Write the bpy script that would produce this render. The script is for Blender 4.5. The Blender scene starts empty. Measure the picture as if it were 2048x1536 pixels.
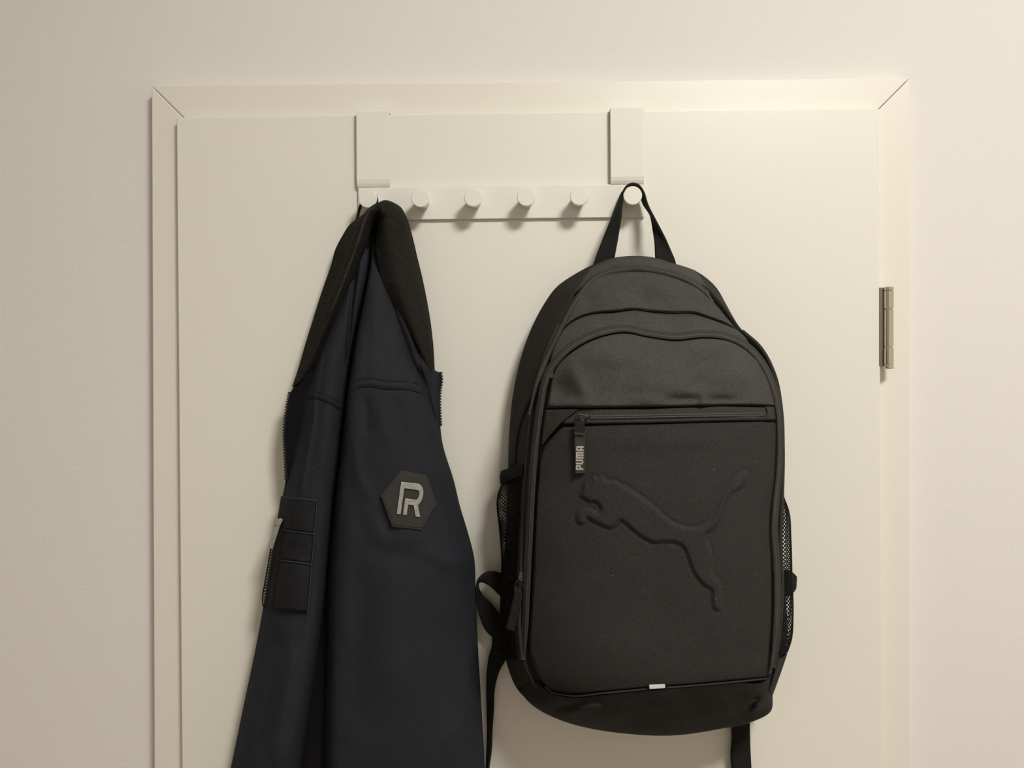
import bpy, math
import numpy as np
from mathutils import Vector, Matrix

scene = bpy.context.scene
COL = scene.collection

# ------------------------------------------------------------------ camera, light, exposure
FPX = 1634.0                                   # focal length in pixels of the 2048 x 1536 frame
CAM = np.array([0.0, -1.0, 1.66])              # one metre in front of the door leaf
YAW, PITCH, ROLL = math.radians(1.3), math.radians(-0.25), math.radians(0.12)
_f = np.array([-math.sin(YAW) * math.cos(PITCH), math.cos(YAW) * math.cos(PITCH), math.sin(PITCH)])
_r0 = np.cross(_f, [0, 0, 1.0]); _r0 /= np.linalg.norm(_r0)
_u0 = np.cross(_r0, _f)
_r = math.cos(ROLL) * _r0 - math.sin(ROLL) * _u0
_u = math.cos(ROLL) * _u0 + math.sin(ROLL) * _r0
cam_data = bpy.data.cameras.new('camera')
cam_data.sensor_width = 36.0
cam_data.lens = FPX * 36.0 / 2048.0
cam_data.clip_start = 0.01
cam = bpy.data.objects.new('camera', cam_data)
COL.objects.link(cam)
cam.matrix_world = Matrix(((_r[0], _u[0], -_f[0], CAM[0]), (_r[1], _u[1], -_f[1], CAM[1]),
                           (_r[2], _u[2], -_f[2], CAM[2]), (0, 0, 0, 1)))
scene.camera = cam

world = bpy.data.worlds.new('world')
scene.world = world
world.use_nodes = True
world.node_tree.nodes['Background'].inputs[0].default_value = (1.0, 0.93, 0.84, 1)
world.node_tree.nodes['Background'].inputs[1].default_value = 0.15

LAMP_POS = (0.74, -1.55, 3.02)
LAMP_RADIUS = 0.27
LAMP_STRENGTH = 75.0
LAMP_COLOR = (1.0, 0.968, 0.895)
CEIL = 3.06

vs = scene.view_settings
vs.view_transform = 'Standard'
vs.look = 'None'
vs.gamma = 1.0
vs.use_curve_mapping = False
vs.exposure = 0.0


# ------------------------------------------------------------------ helpers
def P(px, py, d):
    """point of the place seen at a pixel of the 2048 x 1536 frame, d metres in front of the door leaf"""
    px, py, d = np.broadcast_arrays(np.asarray(px, float), np.asarray(py, float), np.asarray(d, float))
    a = (px - 1024.0) / FPX
    b = -(py - 768.0) / FPX
    dirs = _f + a[..., None] * _r + b[..., None] * _u
    t = (-d - CAM[1]) / dirs[..., 1]
    return CAM + dirs * t[..., None]


def P3(a):
    a = np.asarray(a, float)
    return P(a[..., 0], a[..., 1], a[..., 2])


def smooth(a, b, x):
    t = np.clip((x - a) / (b - a), 0, 1)
    return t * t * (3 - 2 * t)


def interp(x, xs, ys):
    """smooth monotone table"""
    xs = np.asarray(xs, float); ys = np.asarray(ys, float)
    x = np.asarray(x, float)
    m = np.gradient(ys, xs)
    i = np.clip(np.searchsorted(xs, x) - 1, 0, len(xs) - 2)
    h = xs[i + 1] - xs[i]
    t = np.clip((x - xs[i]) / h, 0, 1)
    return ((2 * t**3 - 3 * t**2 + 1) * ys[i] + (t**3 - 2 * t**2 + t) * h * m[i]
            + (-2 * t**3 + 3 * t**2) * ys[i + 1] + (t**3 - t**2) * h * m[i + 1])


def spl(pts, n, closed=False, params=None):
    """spline through points, n samples at even chord length"""
    p = np.asarray(pts, float)
    if len(p) == 1:
        return np.repeat(p, n, 0)
    if closed:
        p = np.vstack([p[-2:], p, p[:3]])
    seg = np.sqrt(np.maximum(np.linalg.norm(np.diff(p, axis=0), axis=1), 1e-9))
    seg = seg**2
    t = np.concatenate([[0], np.cumsum(seg)])
    k = len(p)
    m = np.zeros_like(p)
    for i in range(k):
        if i == 0:
            m[i] = (p[1] - p[0]) / (t[1] - t[0])
        elif i == k - 1:
            m[i] = (p[-1] - p[-2]) / (t[-1] - t[-2])
        else:
            d0 = (p[i] - p[i - 1]) / (t[i] - t[i - 1]); d1 = (p[i + 1] - p[i]) / (t[i + 1] - t[i])
            w0 = t[i + 1] - t[i]; w1 = t[i] - t[i - 1]
            m[i] = (d0 * w0 + d1 * w1) / (w0 + w1)
    if closed:
        q = np.linspace(t[2], t[k - 3], n, endpoint=False)
    elif params is not None:
        q = t[0] + params * (t[-1] - t[0])
    else:
        q = np.linspace(t[0], t[-1], n)
    i = np.clip(np.searchsorted(t, q, side='right') - 1, 0, k - 2)
    h = (t[i + 1] - t[i])[:, None]
    s = ((q - t[i]) / (t[i + 1] - t[i]))[:, None]
    return ((2 * s**3 - 3 * s**2 + 1) * p[i] + (s**3 - 2 * s**2 + s) * h * m[i]
            + (-2 * s**3 + 3 * s**2) * p[i + 1] + (s**3 - s**2) * h * m[i + 1])


def surf(rows, nu, nv, closed_u=False, scale_d=1634.0):
    """grid (nv, nu, 3) of (px, py, d) through the given rows"""
    R = []
    for r in rows:
        a = np.asarray(r, float).copy(); a[:, 2] *= scale_d
        R.append(spl(a, nu, closed_u))
    R = np.array(R)                                  # rows, nu, 3
    # one common parameter along the rows for all columns
    seg = np.linalg.norm(np.diff(R, axis=0), axis=2).mean(1)
    t = np.concatenate([[0], np.cumsum(seg)])
    q = np.linspace(0, t[-1], nv)
    k = len(R)
    m = np.zeros_like(R)
    for i in range(k):
        if i == 0: m[i] = (R[1] - R[0]) / (t[1] - t[0])
        elif i == k - 1: m[i] = (R[-1] - R[-2]) / (t[-1] - t[-2])
        else:
            d0 = (R[i] - R[i - 1]) / (t[i] - t[i - 1]); d1 = (R[i + 1] - R[i]) / (t[i + 1] - t[i])
            w0 = t[i + 1] - t[i]; w1 = t[i] - t[i - 1]
            m[i] = (d0 * w0 + d1 * w1) / (w0 + w1)
    i = np.clip(np.searchsorted(t, q, side='right') - 1, 0, k - 2)
    h = (t[i + 1] - t[i])[:, None, None]
    s = ((q - t[i]) / (t[i + 1] - t[i]))[:, None, None]
    G = ((2 * s**3 - 3 * s**2 + 1) * R[i] + (s**3 - 2 * s**2 + s) * h * m[i]
         + (-2 * s**3 + 3 * s**2) * R[i + 1] + (s**3 - s**2) * h * m[i + 1])
    G[..., 2] /= scale_d
    return G


def grid_faces(nv, nu, closed_u=False, flip=False):
    a = np.arange(nv * nu).reshape(nv, nu)
    if closed_u:
        b = np.roll(a, -1, axis=1)
        f = np.stack([a[:-1], a[1:], b[1:], b[:-1]], -1).reshape(-1, 4)
    else:
        f = np.stack([a[:-1, :-1], a[1:, :-1], a[1:, 1:], a[:-1, 1:]], -1).reshape(-1, 4)
    return f[:, ::-1] if flip else f


def origin_of(parent):
    o = Vector((0, 0, 0))
    while parent is not None:
        o += parent.location
        parent = parent.parent
    return o


def make(name, verts, faces, mat, parent=None, smooth_shade=True, bevel=0, solid=0, angle=None, subsurf=0):
    """link ONE mesh object; verts are in world space"""
    verts = np.asarray(verts, float)
    o0 = origin_of(parent)
    me = bpy.data.meshes.new(name)
    me.from_pydata((verts - np.array(o0)).tolist(), [], [tuple(int(i) for i in f) for f in faces])
    me.update()
    if smooth_shade:
        me.polygons.foreach_set('use_smooth', [True] * len(me.polygons))
    me.materials.append(mat)
    ob = bpy.data.objects.new(name, me)
    COL.objects.link(ob)
    if parent is not None:
        ob.parent = parent
    if solid:
        m = ob.modifiers.new('thickness', 'SOLIDIFY'); m.thickness = abs(solid); m.offset = 0.0
    if bevel:
        m = ob.modifiers.new('bevel', 'BEVEL'); m.width = bevel; m.segments = 3
        m.limit_method = 'ANGLE'; m.angle_limit = math.radians(40)
        m.harden_normals = True
    if subsurf:
        m = ob.modifiers.new('subsurf', 'SUBSURF'); m.levels = subsurf; m.render_levels = subsurf
    return ob


def grid_obj(name, G, mat, parent, closed_u=False, solid=0, disp=None):
    """mesh from a (px, py, d) grid, disp(px, py) added to d"""
    G = G.copy()
    if disp is not None:
        G[..., 2] += disp(G[..., 0], G[..., 1])
    V = P3(G)
    nv, nu = V.shape[:2]
    return make(name, V.reshape(-1, 3), grid_faces(nv, nu, closed_u), mat, parent, solid=solid)


def tube_mesh(path, radius, n=8, closed=False, caps=True):
    """tube along a world-space polyline; radius number or list"""
    p = np.asarray(path, float)
    k = len(p)
    rad = np.broadcast_to(np.asarray(radius, float), (k,))
    if closed:
        tan = np.roll(p, -1, 0) - np.roll(p, 1, 0)
    else:
        tan = np.gradient(p, axis=0)
    tan /= np.maximum(np.linalg.norm(tan, axis=1), 1e-12)[:, None]
    ref = np.array([0, -1.0, 0])
    if abs(tan[0] @ ref) > 0.9:
        ref = np.array([0, 0, 1.0])
    V = []
    n0 = ref - (ref @ tan[0]) * tan[0]; n0 /= np.linalg.norm(n0)
    for i in range(k):
        n0 = n0 - (n0 @ tan[i]) * tan[i]; n0 /= np.linalg.norm(n0)
        b0 = np.cross(tan[i], n0)
        a = np.linspace(0, 2 * math.pi, n, endpoint=False)
        V.append(p[i] + rad[i] * (np.cos(a)[:, None] * n0 + np.sin(a)[:, None] * b0))
    V = np.array(V)
    F = grid_faces(k, n, True).tolist()
    if closed:
        a = np.arange(k * n).reshape(k, n)
        for j in range(n):
            F.append([a[-1, j], a[0, j], a[0, (j + 1) % n], a[-1, (j + 1) % n]])
    elif caps:
        F.append(list(range(n))[::-1]); F.append(list(range((k - 1) * n, k * n)))
    return V.reshape(-1, 3), F


def tube_obj(name, pix, radius, mat, parent, n=8, samples=None, closed=False):
    pts = P3(spl(pix, samples or max(12, 6 * len(pix)), closed)) if samples != 0 else P3(pix)
    V, F = tube_mesh(pts, radius, n, closed)
    return make(name, V, F, mat, parent)


def box_mesh(x0, x1, y0, y1, z0, z1):
    V = [(x, y, z) for x in (x0, x1) for y in (y0, y1) for z in (z0, z1)]
    F = [(0, 1, 3, 2), (4, 6, 7, 5), (0, 4, 5, 1), (2, 3, 7, 6), (0, 2, 6, 4), (1, 5, 7, 3)]
    return np.array(V, float), F


def prism_mesh(poly, depth0, depth1, to3):
    """extruded polygon; to3(points2d, depth) -> world"""
    n = len(poly)
    V = np.vstack([to3(np.asarray(poly, float), depth0), to3(np.asarray(poly, float), depth1)])
    F = [list(range(n))[::-1], list(range(n, 2 * n))]
    for i in range(n):
        j = (i + 1) % n
        F.append([i, j, n + j, n + i])
    return V, F


def lathe_mesh(profile, n, frame):
    """profile list of (radius, height); frame = (origin, axis, e1, e2)"""
    o, ax, e1, e2 = [np.asarray(v, float) for v in frame]
    a = np.linspace(0, 2 * math.pi, n, endpoint=False)
    V = []
    for r, h in profile:
        V.append(o + ax * h + r * (np.cos(a)[:, None] * e1 + np.sin(a)[:, None] * e2))
    V = np.array(V)
    F = grid_faces(len(profile), n, True).tolist()
    F.append(list(range(n))[::-1]); F.append(list(range((len(profile) - 1) * n, len(profile) * n)))
    return V.reshape(-1, 3), F


def join(parts):
    V, F, off = [], [], 0
    for v, f in parts:
        V.append(np.asarray(v)); F += [[int(i) + off for i in q] for q in f]; off += len(v)
    return np.vstack(V), F


def thing(name, label, cat, loc, group=None):
    o = bpy.data.objects.new(name, None)
    o.empty_display_size = 0.05
    COL.objects.link(o)
    o.location = loc
    o['label'] = label; o['category'] = cat
    if group: o['group'] = group
    return o


def struct(o, label, cat):
    o['kind'] = 'structure'; o['label'] = label; o['category'] = cat
    return o


# ------------------------------------------------------------------ materials
def node_mat(name):
    m = bpy.data.materials.new(name)
    m.use_nodes = True
    nt = m.node_tree
    return m, nt, nt.nodes['Principled BSDF']


def add(nt, kind, **kw):
    n = nt.nodes.new(kind)
    for k, v in kw.items():
        setattr(n, k, v)
    return n


def coords(nt, rot=(0, 0, 0), scale=(1, 1, 1)):
    tc = add(nt, 'ShaderNodeTexCoord')
    mp = add(nt, 'ShaderNodeMapping')
    mp.inputs['Rotation'].default_value = rot
    mp.inputs['Scale'].default_value = scale
    nt.links.new(tc.outputs['Object'], mp.inputs[0])
    return mp.outputs[0]


def paint(name, col, rough, bump_scale, bump, spec=0.5, mottled=0.03):
    m, nt, b = node_mat(name)
    co = coords(nt)
    n1 = add(nt, 'ShaderNodeTexNoise'); n1.inputs['Scale'].default_value = 3.0; n1.inputs['Detail'].default_value = 3
    nt.links.new(co, n1.inputs['Vector'])
    mix = add(nt, 'ShaderNodeMix', data_type='RGBA')
    mix.inputs['A'].default_value = (*[c * (1 - mottled) for c in col], 1)
    mix.inputs['B'].default_value = (*[min(1, c * (1 + mottled)) for c in col], 1)
    nt.links.new(n1.outputs['Fac'], mix.inputs['Factor'])
    nt.links.new(mix.outputs['Result'], b.inputs['Base Color'])
    b.inputs['Roughness'].default_value = rough
    b.inputs['Specular IOR Level'].default_value = spec
    n2 = add(nt, 'ShaderNodeTexNoise'); n2.inputs['Scale'].default_value = bump_scale; n2.inputs['Detail'].default_value = 4
    nt.links.new(co, n2.inputs['Vector'])
    bp = add(nt, 'ShaderNodeBump'); bp.inputs['Strength'].default_value = bump; bp.inputs['Distance'].default_value = 0.001
    nt.links.new(n2.outputs['Fac'], bp.inputs['Height'])
    nt.links.new(bp.outputs['Normal'], b.inputs['Normal'])
    return m


def cloth(name, col, rough=0.9, period=0.0011, angle=45.0, weave=0.35, mott=0.25, mott_scale=18.0,
          sheen=0.0, lint=0.0, cross=False, spec=0.12, grain=0.0):
    """woven fabric: fine ribs at an angle, soft mottling, optional lint specks"""
    m, nt, b = node_mat(name)
    co = coords(nt, rot=(0, math.radians(angle), 0))
    co0 = coords(nt)
    w = add(nt, 'ShaderNodeTexWave', wave_type='BANDS', bands_direction='X')
    w.inputs['Scale'].default_value = 2 * math.pi / (20 * period)
    w.inputs['Distortion'].default_value = 0.6
    w.inputs['Detail'].default_value = 1.0
    w.inputs['Detail Scale'].default_value = 2.0
    nt.links.new(co, w.inputs['Vector'])
    height = w.outputs['Fac']
    if cross:
        w2 = add(nt, 'ShaderNodeTexWave', wave_type='BANDS', bands_direction='Z')
        w2.inputs['Scale'].default_value = 2 * math.pi / (20 * period)
        nt.links.new(co, w2.inputs['Vector'])
        mu = add(nt, 'ShaderNodeMath', operation='MULTIPLY')
        nt.links.new(w.outputs['Fac'], mu.inputs[0]); nt.links.new(w2.outputs['Fac'], mu.inputs[1])
        height = mu.outputs[0]
    n1 = add(nt, 'ShaderNodeTexNoise'); n1.inputs['Scale'].default_value = mott_scale; n1.inputs['Detail'].default_value = 5
    n1.inputs['Roughness'].default_value = 0.6
    nt.links.new(co0, n1.inputs['Vector'])
    mix = add(nt, 'ShaderNodeMix', data_type='RGBA')
    mix.inputs['A'].default_value = (*[c * (1 - mott) for c in col], 1)
    mix.inputs['B'].default_value = (*[c * (1 + mott) for c in col], 1)
    nt.links.new(n1.outputs['Fac'], mix.inputs['Factor'])
    out = mix.outputs['Result']
    # thread contrast
    mix2 = add(nt, 'ShaderNodeMix', data_type='RGBA', blend_type='MULTIPLY')
    mix2.inputs['Factor'].default_value = 1.0
    ramp = add(nt, 'ShaderNodeMapRange')
    ramp.inputs['To Min'].default_value = 1 - weave; ramp.inputs['To Max'].default_value = 1 + weave
    nt.links.new(height, ramp.inputs['Value'])
    nt.links.new(out, mix2.inputs['A']); nt.links.new(ramp.outputs['Result'], mix2.inputs['B'])
    out = mix2.outputs['Result']
    if grain:
        n3 = add(nt, 'ShaderNodeTexNoise'); n3.inputs['Scale'].default_value = 900.0; n3.inputs['Detail'].default_value = 2
        nt.links.new(co0, n3.inputs['Vector'])
        r3 = add(nt, 'ShaderNodeMapRange')
        r3.inputs['From Min'].default_value = 0.3; r3.inputs['From Max'].default_value = 0.7
        r3.inputs['To Min'].default_value = 1 - grain; r3.inputs['To Max'].default_value = 1 + grain
        nt.links.new(n3.outputs['Fac'], r3.inputs['Value'])
        mix3 = add(nt, 'ShaderNodeMix', data_type='RGBA', blend_type='MULTIPLY')
        mix3.inputs['Factor'].default_value = 1.0
        nt.links.new(out, mix3.inputs['A']); nt.links.new(r3.outputs['Result'], mix3.inputs['B'])
        out = mix3.outputs['Result']
    if lint:
        v = add(nt, 'ShaderNodeTexVoronoi'); v.inputs['Scale'].default_value = 85.0
        nt.links.new(co0, v.inputs['Vector'])
        lt = add(nt, 'ShaderNodeMath', operation='LESS_THAN'); lt.inputs[1].default_value = 0.045
        nt.links.new(v.outputs['Distance'], lt.inputs[0])
        sep = add(nt, 'ShaderNodeSeparateColor')
        nt.links.new(v.outputs['Color'], sep.inputs[0])
        gt = add(nt, 'ShaderNodeMath', operation='GREATER_THAN'); gt.inputs[1].default_value = 1 - lint
        nt.links.new(sep.outputs[0], gt.inputs[0])
        mu2 = add(nt, 'ShaderNodeMath', operation='MULTIPLY')
        nt.links.new(lt.outputs[0], mu2.inputs[0]); nt.links.new(gt.outputs[0], mu2.inputs[1])
        mx = add(nt, 'ShaderNodeMix', data_type='RGBA')
        mx.inputs['B'].default_value = (0.22, 0.20, 0.17, 1)
        nt.links.new(mu2.outputs[0], mx.inputs['Factor'])
        nt.links.new(out, mx.inputs['A'])
        out = mx.outputs['Result']
    nt.links.new(out, b.inputs['Base Color'])
    b.inputs['Roughness'].default_value = rough
    b.inputs['Specular IOR Level'].default_value = spec
    b.inputs['Sheen Weight'].default_value = sheen
    b.inputs['Sheen Roughness'].default_value = 0.6
    bp = add(nt, 'ShaderNodeBump'); bp.inputs['Strength'].default_value = 0.35; bp.inputs['Distance'].default_value = 0.0006
    nt.links.new(height, bp.inputs['Height'])
    nt.links.new(bp.outputs['Normal'], b.inputs['Normal'])
    return m


def metal(name, col, rough, scale=220.0, contrast=0.3, stretch=(1, 1, 1)):
    m, nt, b = node_mat(name)
    co = coords(nt, scale=stretch)
    n1 = add(nt, 'ShaderNodeTexNoise'); n1.inputs['Scale'].default_value = scale; n1.inputs['Detail'].default_value = 5
    nt.links.new(co, n1.inputs['Vector'])
    mix = add(nt, 'ShaderNodeMix', data_type='RGBA')
    mix.inputs['A'].default_value = (*[c * (1 - contrast) for c in col], 1)
    mix.inputs['B'].default_value = (*[min(1, c * (1 + contrast)) for c in col], 1)
    nt.links.new(n1.outputs['Fac'], mix.inputs['Factor'])
    nt.links.new(mix.outputs['Result'], b.inputs['Base Color'])
    b.inputs['Metallic'].default_value = 1.0
    b.inputs['Roughness'].default_value = rough
    return m


M = {}
M['wall'] = paint('wall_paint', (0.805, 0.78, 0.745), 0.85, 260.0, 0.25, 0.25, 0.015)
M['wall_far'] = paint('taupe_paint', (0.74, 0.715, 0.68), 0.85, 260.0, 0.25, 0.25, 0.015)
M['ceiling'] = paint('ceiling_paint', (0.82, 0.80, 0.77), 0.9, 200.0, 0.2, 0.2)
M['floor'] = paint('floor_laminate', (0.32, 0.24, 0.17), 0.5, 60.0, 0.1, 0.4, 0.2)
M['door'] = paint('door_lacquer', (0.83, 0.812, 0.735), 0.38, 900.0, 0.10, 0.7, 0.01)
M['casing'] = paint('casing_lacquer', (0.82, 0.798, 0.718), 0.38, 900.0, 0.10, 0.7, 0.01)
M['rack'] = paint('rack_enamel', (0.83, 0.812, 0.745), 0.40, 700.0, 0.06, 0.45, 0.01)
M['gap'] = paint('joint_shadow_gap', (0.22, 0.17, 0.11), 0.9, 100.0, 0.1, 0.1)
M['nickel'] = metal('brushed_nickel', (0.70, 0.64, 0.54), 0.25, 300.0, 0.15, (6, 6, 0.3))
M['dark_nickel'] = metal('darker_nickel', (0.30, 0.26, 0.21), 0.35, 300.0, 0.2, (6, 6, 0.3))  # darker nickel tone for the recessed plate behind the barrel
M['badge_metal'] = metal('worn_pewter', (0.40, 0.41, 0.39), 0.45, 420.0, 0.55)
M['badge_metal'].node_tree.nodes['Principled BSDF'].inputs['Metallic'].default_value = 0.7
M['dark_metal'] = metal('gunmetal', (0.10, 0.10, 0.10), 0.35, 200.0, 0.2)
M['twill'] = cloth('pack_twill', (0.061, 0.058, 0.0555), 0.8, 0.0013, 48, 0.18, 0.22, 22, 0.0, 0.06, grain=0.30)
M['panel'] = cloth('pack_soft_panel', (0.0355, 0.0333, 0.0330), 0.85, 0.0011, 48, 0.10, 0.20, 14, 0.0, 0.25, grain=0.32)
M['base'] = cloth('pack_ripstop', (0.020, 0.0185, 0.018), 0.75, 0.0016, 38, 0.40, 0.30, 16, 0.0, 0.06, grain=0.2)
M['side'] = cloth('pack_side_nylon', (0.026, 0.0238, 0.022), 0.8, 0.0010, 0, 0.12, 0.2, 14, 0.0, 0.0, grain=0.15)
M['corner'] = cloth('pack_grip_weave', (0.050, 0.046, 0.042), 0.8, 0.0022, 45, 0.55, 0.15, 20, 0, 0, True)
M['tape'] = cloth('zip_tape', (0.046, 0.043, 0.039), 0.85, 0.0012, 0, 0.35, 0.15, 20, 0, 0)
M['coil'] = cloth('zip_coil', (0.042, 0.040, 0.037), 0.55, 0.0014, 0, 0.5, 0.1, 20, 0, 0, spec=0.5)
M['webbing'] = cloth('black_webbing', (0.017, 0.0163, 0.0155), 0.8, 0.0014, 90, 0.40, 0.1, 20, 0, 0)
M['mesh'] = cloth('black_mesh_yarn', (0.014, 0.013, 0.013), 0.8, 0.0010, 0, 0.2, 0.1)
M['piping'] = cloth('pack_piping', (0.040, 0.037, 0.034), 0.8, 0.0010, 0, 0.2, 0.15)
M['thread'] = cloth('black_thread', (0.008, 0.008, 0.008), 0.9, 0.0010, 0, 0.2, 0.1)
M['tag'] = cloth('pull_tag_rubber', (0.040, 0.040, 0.037), 0.6, 0.0010, 0, 0.08, 0.1)
M['print'] = paint('pale_print', (0.36, 0.34, 0.30), 0.6, 300, 0.05, 0.3)
M['reflect'] = paint('reflective_tab', (0.72, 0.71, 0.68), 0.4, 300, 0.05, 0.5)
M['navy'] = cloth('jacket_navy_cotton', (0.0232, 0.0255, 0.0312), 0.85, 0.0006, 70, 0.12, 0.22, 12, 0.0, 0.03, grain=0.18)
M['pocket'] = cloth('jacket_pocket_cotton', (0.0165, 0.0170, 0.0195), 0.8, 0.0006, 70, 0.12, 0.35, 25, 0.0, 0.0, grain=0.15)
M['knit'] = cloth('jacket_rib_knit', (0.0185, 0.0165, 0.0148), 0.95, 0.0019, 86, 0.28, 0.2, 20, 0.0, 0.02, grain=0.25)
M['worn'] = cloth('worn_knit_edge', (0.036, 0.032, 0.028), 0.95, 0.0011, 30, 0.15, 0.4, 60, 0, 0, grain=0.5)
M['lining'] = cloth('jacket_lining', (0.007, 0.007, 0.008), 0.8, 0.0008, 0, 0.1, 0.1)
M['seam'] = cloth('jacket_seam_thread', (0.065, 0.070, 0.080), 0.9, 0.0010, 0, 0.2, 0.1)
M['teeth'] = paint('black_plastic', (0.010, 0.010, 0.010), 0.4, 200, 0.05, 0.5)
M['rubber'] = paint('badge_rubber', (0.025, 0.0225, 0.020), 0.55, 500, 0.12, 0.4, 0.1)

# ------------------------------------------------------------------ the room
WALL_Y = 0.029          # wall face; the casing stands 18 mm proud of it, the leaf another 11 mm
CASE_Y = 0.011


def slab(name, a, mat, label, cat, bevel=0):
    V, F = box_mesh(*a)
    return struct(make(name, V, F, mat, None, smooth_shade=False, bevel=bevel), label, cat)


# casing rectangle from its four outer corners
tl, tr = P(303, 171, -CASE_Y), P(1820, 156, -CASE_Y)
CX0, CX1 = tl[0], tr[0]
CTOP = (tl[2] + tr[2]) / 2
CWID = 0.062
RX0, RX1, RY0 = -2.3, 2.6, -3.2
# the wall with the door opening: four pieces of one mesh
wx0, wx1, wtop = CX0 + 0.03, CX1 - 0.03, CTOP - 0.03
V, F = join([box_mesh(RX0, wx0, WALL_Y, WALL_Y + 0.12, 0, CEIL), box_mesh(wx1, RX1, WALL_Y, WALL_Y + 0.12, 0, CEIL),
             box_mesh(wx0, wx1, WALL_Y, WALL_Y + 0.12, wtop, CEIL)])
struct(make('wall_back', V, F, M['wall'], None, False), 'off-white painted wall around the door frame', 'wall')
slab('floor', (RX0, RX1, RY0, WALL_Y + 0.12, -0.05, 0), M['floor'], 'brown laminate floor of the room', 'floor')
slab('ceiling', (RX0, RX1, RY0, WALL_Y + 0.12, CEIL, CEIL + 0.05), M['ceiling'], 'white ceiling of the room', 'ceiling')
slab('wall_left', (RX0 - 0.1, RX0, RY0, WALL_Y + 0.12, 0, CEIL), M['wall'], 'off-white side wall on the latch side of the door', 'wall')
slab('wall_right', (RX1, RX1 + 0.1, RY0, WALL_Y + 0.12, 0, CEIL), M['wall'], 'off-white side wall on the hinge side of the door', 'wall')
slab('wall_front', (RX0, RX1, RY0 - 0.1, RY0, 0, CEIL), M['wall_far'], 'grey-white painted wall facing the door', 'wall')

# casing boards with mitred corners and a hairline joint
g = 0.0004


def casing(name, poly, label):
    def to3(p, dep):
        return np.column_stack([p[:, 0], np.full(len(p), dep), p[:, 1]])
    V, F = prism_mesh(poly, WALL_Y + 0.01, CASE_Y, to3)
    struct(make(name, V, F, M['casing'], None, False, bevel=0.0012), label, 'door casing')


casing('trim_1', [(CX0 + g, CTOP), (CX1 - g, CTOP), (CX1 - CWID - g, CTOP - CWID), (CX0 + CWID + g, CTOP - CWID)],
       'cream head board of the door casing above the leaf')
casing('trim_2', [(CX0, 0), (CX0, CTOP - g), (CX0 + CWID, CTOP - CWID - g), (CX0 + CWID, 0)],
       'cream upright casing board on the latch side, beside the jacket')
casing('trim_3', [(CX1, 0), (CX1 - CWID, 0), (CX1 - CWID, CTOP - CWID - g), (CX1, CTOP - g)],
       'cream upright casing board on the hinge side, beside the metal hinge')
# door leaf, hung a hair out of plumb in its frame
LT, RT = P(353, 236, 0.0), P(1758, 215, 0.0)
LB, RB = P(362.5, 1536, 0.0), P(1768, 1536, 0.0)
leaf_w = RT[0] - LT[0]
leaf_top = (LT[2] + RT[2]) / 2
leaf_cx = (LT[0] + RT[0]) / 2
LEAF_ROT = math.atan2(RT[2] - LT[2], leaf_w)


def leaf_pt(x, z, y):
    """leaf plane coordinates (x from its middle, z down from its top edge) -> world"""
    c, s = math.cos(LEAF_ROT * 0.85), math.sin(LEAF_ROT * 0.85)
    x = np.asarray(x, float); z = np.asarray(z, float)
    return np.stack([leaf_cx + x * c - z * s, np.broadcast_to(y, x.shape).astype(float), leaf_top + x * s + z * c], -1)


def leaf_prism(poly, y0, y1):
    return prism_mesh(poly, y0, y1, lambda p, dep: leaf_pt(p[:, 0], p[:, 1], dep))


hw = leaf_w / 2
lip = [(-hw, 0), (hw, 0), (hw, -leaf_top + 0.012), (-hw, -leaf_top + 0.012)]
core = [(-hw + 0.013, -0.013), (hw - 0.013, -0.013), (hw - 0.013, -leaf_top + 0.012), (-hw + 0.013, -leaf_top + 0.012)]
V, F = leaf_prism(lip, CASE_Y - 0.0008, 0.0)
door = struct(make('door_1', V, F, M['door'], None, False, bevel=0.0012),
              'cream painted door leaf carrying the white peg rack', 'door')
V, F = leaf_prism(core, 0.04, CASE_Y - 0.0008)
make('door_core', V, F, M['door'], door, False)

# hinge on the leaf's edge
hx = P(1777.5, 650, 0.004)[0]
hz0, hz1 = P(1777.5, 738, 0.004)[2], P(1777.5, 574, 0.004)[2]
hy = -0.004
V, F = box_mesh(hx - 0.0098, hx - 0.002, hy + 0.0028, CASE_Y, hz0 + 0.004, hz1)
hinge = make('hinge', V, F, M['dark_nickel'], door, False, bevel=0.0006)
hinge['label'] = 'brushed nickel barrel hinge at the leaf edge'


def knuckle(name, z0, z1, r, mat):
    e = 0.0007
    V, F = lathe_mesh([(r - e, z0), (r, z0 + e), (r, z1 - e), (r - e, z1)], 32,
                      ((hx, hy, 0), (0, 0, 1), (1, 0, 0), (0, 1, 0)))
    o = make(name, V, F, mat, hinge)
    m = o.modifiers.new('edges', 'EDGE_SPLIT'); m.split_angle = math.radians(35)
    return o


H = hz1 - hz0
knuckle('cap', hz1 - 0.0042, hz1, 0.0058, M['nickel'])
knuckle('knuckle', hz0 + H * 0.735, hz1 - 0.0046, 0.0056, M['nickel'])
knuckle('knuckle', hz0 + H * 0.265, hz0 + H * 0.73, 0.0054, M['nickel'])
knuckle('knuckle', hz0 + 0.0046, hz0 + H * 0.26, 0.0056, M['nickel'])
knuckle('cap', hz0, hz0 + 0.0042, 0.0058, M['nickel'])

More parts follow.
